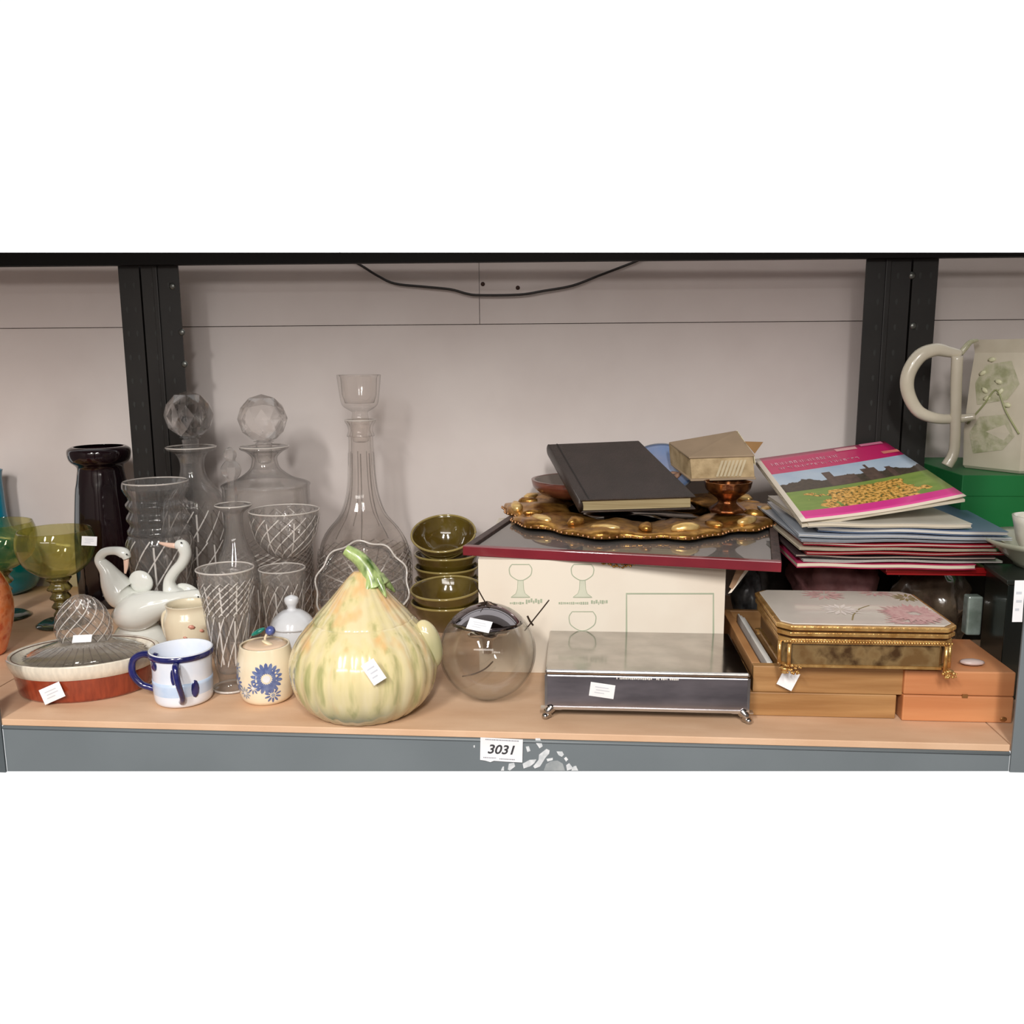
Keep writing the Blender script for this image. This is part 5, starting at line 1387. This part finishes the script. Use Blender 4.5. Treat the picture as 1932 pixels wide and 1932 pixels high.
dgm = M('dark_green_card', (6, 26, 20), .35, c2=(4, 16, 14), scale=8, coat=.3)
DY = .13
dfl = P(1903, 1094, Y=DY); dx0 = dfl.x; dzt = dfl.z; dbl = P(1862, 1064, Z=dzt)
db = thing('dark_green_box', 'tall black-green box behind the right post, a plate on top', 'box', ((dx0 + .70) / 2, DY, 0))
DBO = Vector(db.location)
V = [(dbl.x, dbl.y, 0), (dx0, DY, 0), (.70, DY, 0), (.70, dbl.y, 0)]
o = prism('box_body', V, dgm, db, (0, 0, 1), dzt - .006); o.location = -DBO; bevel(o, .001)
V = [(dbl.x - .003, dbl.y + .002, dzt - .0055), (dx0 - .003, DY - .003, dzt - .0055), (.702, DY - .003, dzt - .0055), (.702, dbl.y + .002, dzt - .0055)]
o = prism('lid', V, M('dark_lid', (40, 48, 42), .4), db, (0, 0, 1), .0055); o.location = -DBO; bevel(o, .001)
# plate and cup
cz2 = dzt + .001
plc = P(1945, 1020, Y=DY + .06)
pl_ = thing('pale_plate', 'pale grey-green plate lying on the dark green box at the right edge', 'plate', (plc.x + .030, DY + .070, cz2)); pl_.scale = (1, 1, 1.9)
pm = M('pale_celadon', (206, 208, 190), .25, c2=(186, 192, 170), scale=16, coat=.5)
lathe('plate', [(0, 0), (.040, 0), (.044, .003), (.070, .014), (.078, .0165), (.0785, .0185), (.070, .0168), (.042, .006), (0, .005)], pm, pl_, 64)
cu_ = thing('white_cup', 'white cup standing on the pale plate, cut by the right edge', 'cup', (P(1917, 955, Y=DY + .07).x + .032, DY + .070, cz2 + .0108))
lathe('cup', shell([(0, 0), (.016, 0), (.018, .006), (.026, .02), (.031, .042), (.033, .052)], .002), M('cream_white', (232, 228, 214), .2, coat=.5), cu_, 40)

# ================================================================ large jug
jug = M('jug_glaze', (206, 198, 180), .25, c2=(190, 182, 162), scale=14, coat=.5)
jugg = M('jug_green', (172, 172, 140), .3, c2=(150, 152, 118), c3=(186, 182, 158), scale=46, bump=.5, coat=.4)
JGY = .45
jz0 = gzt + .0006
jc = P(1925, 885, Y=JGY)
jx = jc.x; jr = 112 * K((jx, JGY, jz0))
jg = thing('ceramic_jug', 'large cream and green faceted pottery jug with branch handle, on the green box', 'jug', (jx, JGY, jz0))
JG = Vector(jg.location)
zt = P(1880, 640, Y=JGY - .05).z - jz0
def jp(u, v, dy=0): return P(u, v, Y=JGY + dy) - JG
def eight(a, z, r):
    q = (a + PI / 6) % (PI / 3) - PI / 6
    return math.cos(PI / 6) / math.cos(q) * 1.06
# hexagonal body, open at the top
pr = [(jr * .93, 0), (jr * .97, .004), (jr * 1.0, zt * .3), (jr * .96, zt * .7), (jr * .92, zt * .9), (jr * .95, zt * .96), (jr * .97, zt)]
lathe('jug_body', shell([(0, 0)] + pr, .005), jug, jg, 6, smooth=False, rot=(0, 0, math.radians(4)))
# relief panel of leaves on the left face
def hexpt(f, t_, z, out=.0006):
    a0_ = math.radians(4) + PI / 3 * f; a1_ = a0_ + PI / 3
    for (r0, z0_), (r1, z1_) in zip(pr, pr[1:]):
        if z0_ <= z <= z1_: R0 = r0 + (r1 - r0) * (z - z0_) / (z1_ - z0_); break
    else: R0 = pr[-1][0]
    p = Vector((R0 * math.cos(a0_), R0 * math.sin(a0_), z)).lerp(Vector((R0 * math.cos(a1_), R0 * math.sin(a1_), z)), t_)
    nn_ = Vector((math.cos((a0_ + a1_) / 2), math.sin((a0_ + a1_) / 2), 0)); return p + nn_ * out
for f in (3, 4):
    ps = []
    rr = random.Random(f)
    for (z0_, z1_) in ((zt * .12, zt * .44), (zt * .50, zt * .84)):
        q = [hexpt(f, .18, z0_), hexpt(f, .70, z0_ + zt * .05), hexpt(f, .88, (z0_ + z1_) / 2), hexpt(f, .70, z1_), hexpt(f, .25, z1_ - zt * .03), hexpt(f, .10, (z0_ + z1_) / 2)]
        ps.append((q, [tuple(range(6))]))
    V, Fc = join_data(ps); mesh_obj('leaf_panel', V, Fc, jugg, jg, False)
    vine = [hexpt(f, .05, zt * .35, .001), hexpt(f, .3, zt * .5, .001), hexpt(f, .5, zt * .62, .001), hexpt(f, .7, zt * .46, .001), hexpt(f, .95, zt * .30, .001)]
    sweep('vine', vine, .0013, M('vine_green', (150, 154, 110), .4), jg, 6)
    for k in range(7):
        t_, z_ = rr.uniform(.2, .8), zt * rr.uniform(.2, .85)
        V, Fc = ico(1, 1, sc3=(.007, .0015, .004)); o = mesh_obj('relief_leaf', V, Fc, M('relief_pale', (208, 206, 172), .4), jg); o.location = hexpt(f, t_, z_); o.rotation_euler = (0, rr.uniform(-1, 1), math.radians(4) + PI / 3 * (f + .5) + PI / 2)
mk = M('black_mark', (44, 40, 40), .5)
for (z_, n_) in ((zt * .97, 1), (zt * .55, 3), (zt * .24, 2)):
    for i in range(n_ * 2):
        V, Fc = ico(1, 1, sc3=(.0022, .0008, .0034)); o = mesh_obj('painted_mark', V, Fc, mk, jg); o.location = hexpt(4, .40 + .05 * (i % 2), z_ - .007 * i - .0 if z_ < zt * .9 else zt * .955, .0008); o.rotation_euler = (0, .5 * (-1) ** i, math.radians(4) + PI / 3 * 4.5 + PI / 2)
hb = -.03
hm = jug
hp = [jp(1812, 668, hb), jp(1790, 664, hb), jp(1765, 660, hb), jp(1735, 672, hb), jp(1714, 705, hb), jp(1713, 740, hb), jp(1732, 775, hb), jp(1765, 789, hb), jp(1805, 790, hb), jp(1840, 786, hb - .01)]
sweep('handle', hp, [.0060, .0078, .0094, .0104, .0100, .0094, .0088, .0078, .0066, .0045], hm, jg, 14, 6)
sweep('branch', [jp(1806, 672, hb - .004), jp(1804, 720, hb - .004), jp(1803, 780, hb - .004), jp(1801, 840, hb - .004), jp(1796, 862, hb - .004), jp(1786, 879, hb - .004)], [.0080, .0078, .0074, .0074, .0078, .0085], hm, jg, 12, 5)
sweep('branch', [jp(1812, 668, hb), jp(1822, 655, hb), jp(1832, 645, hb), jp(1845, 642, hb)], [.004, .0045, .0035, .002], jugg, jg, 8, 4)
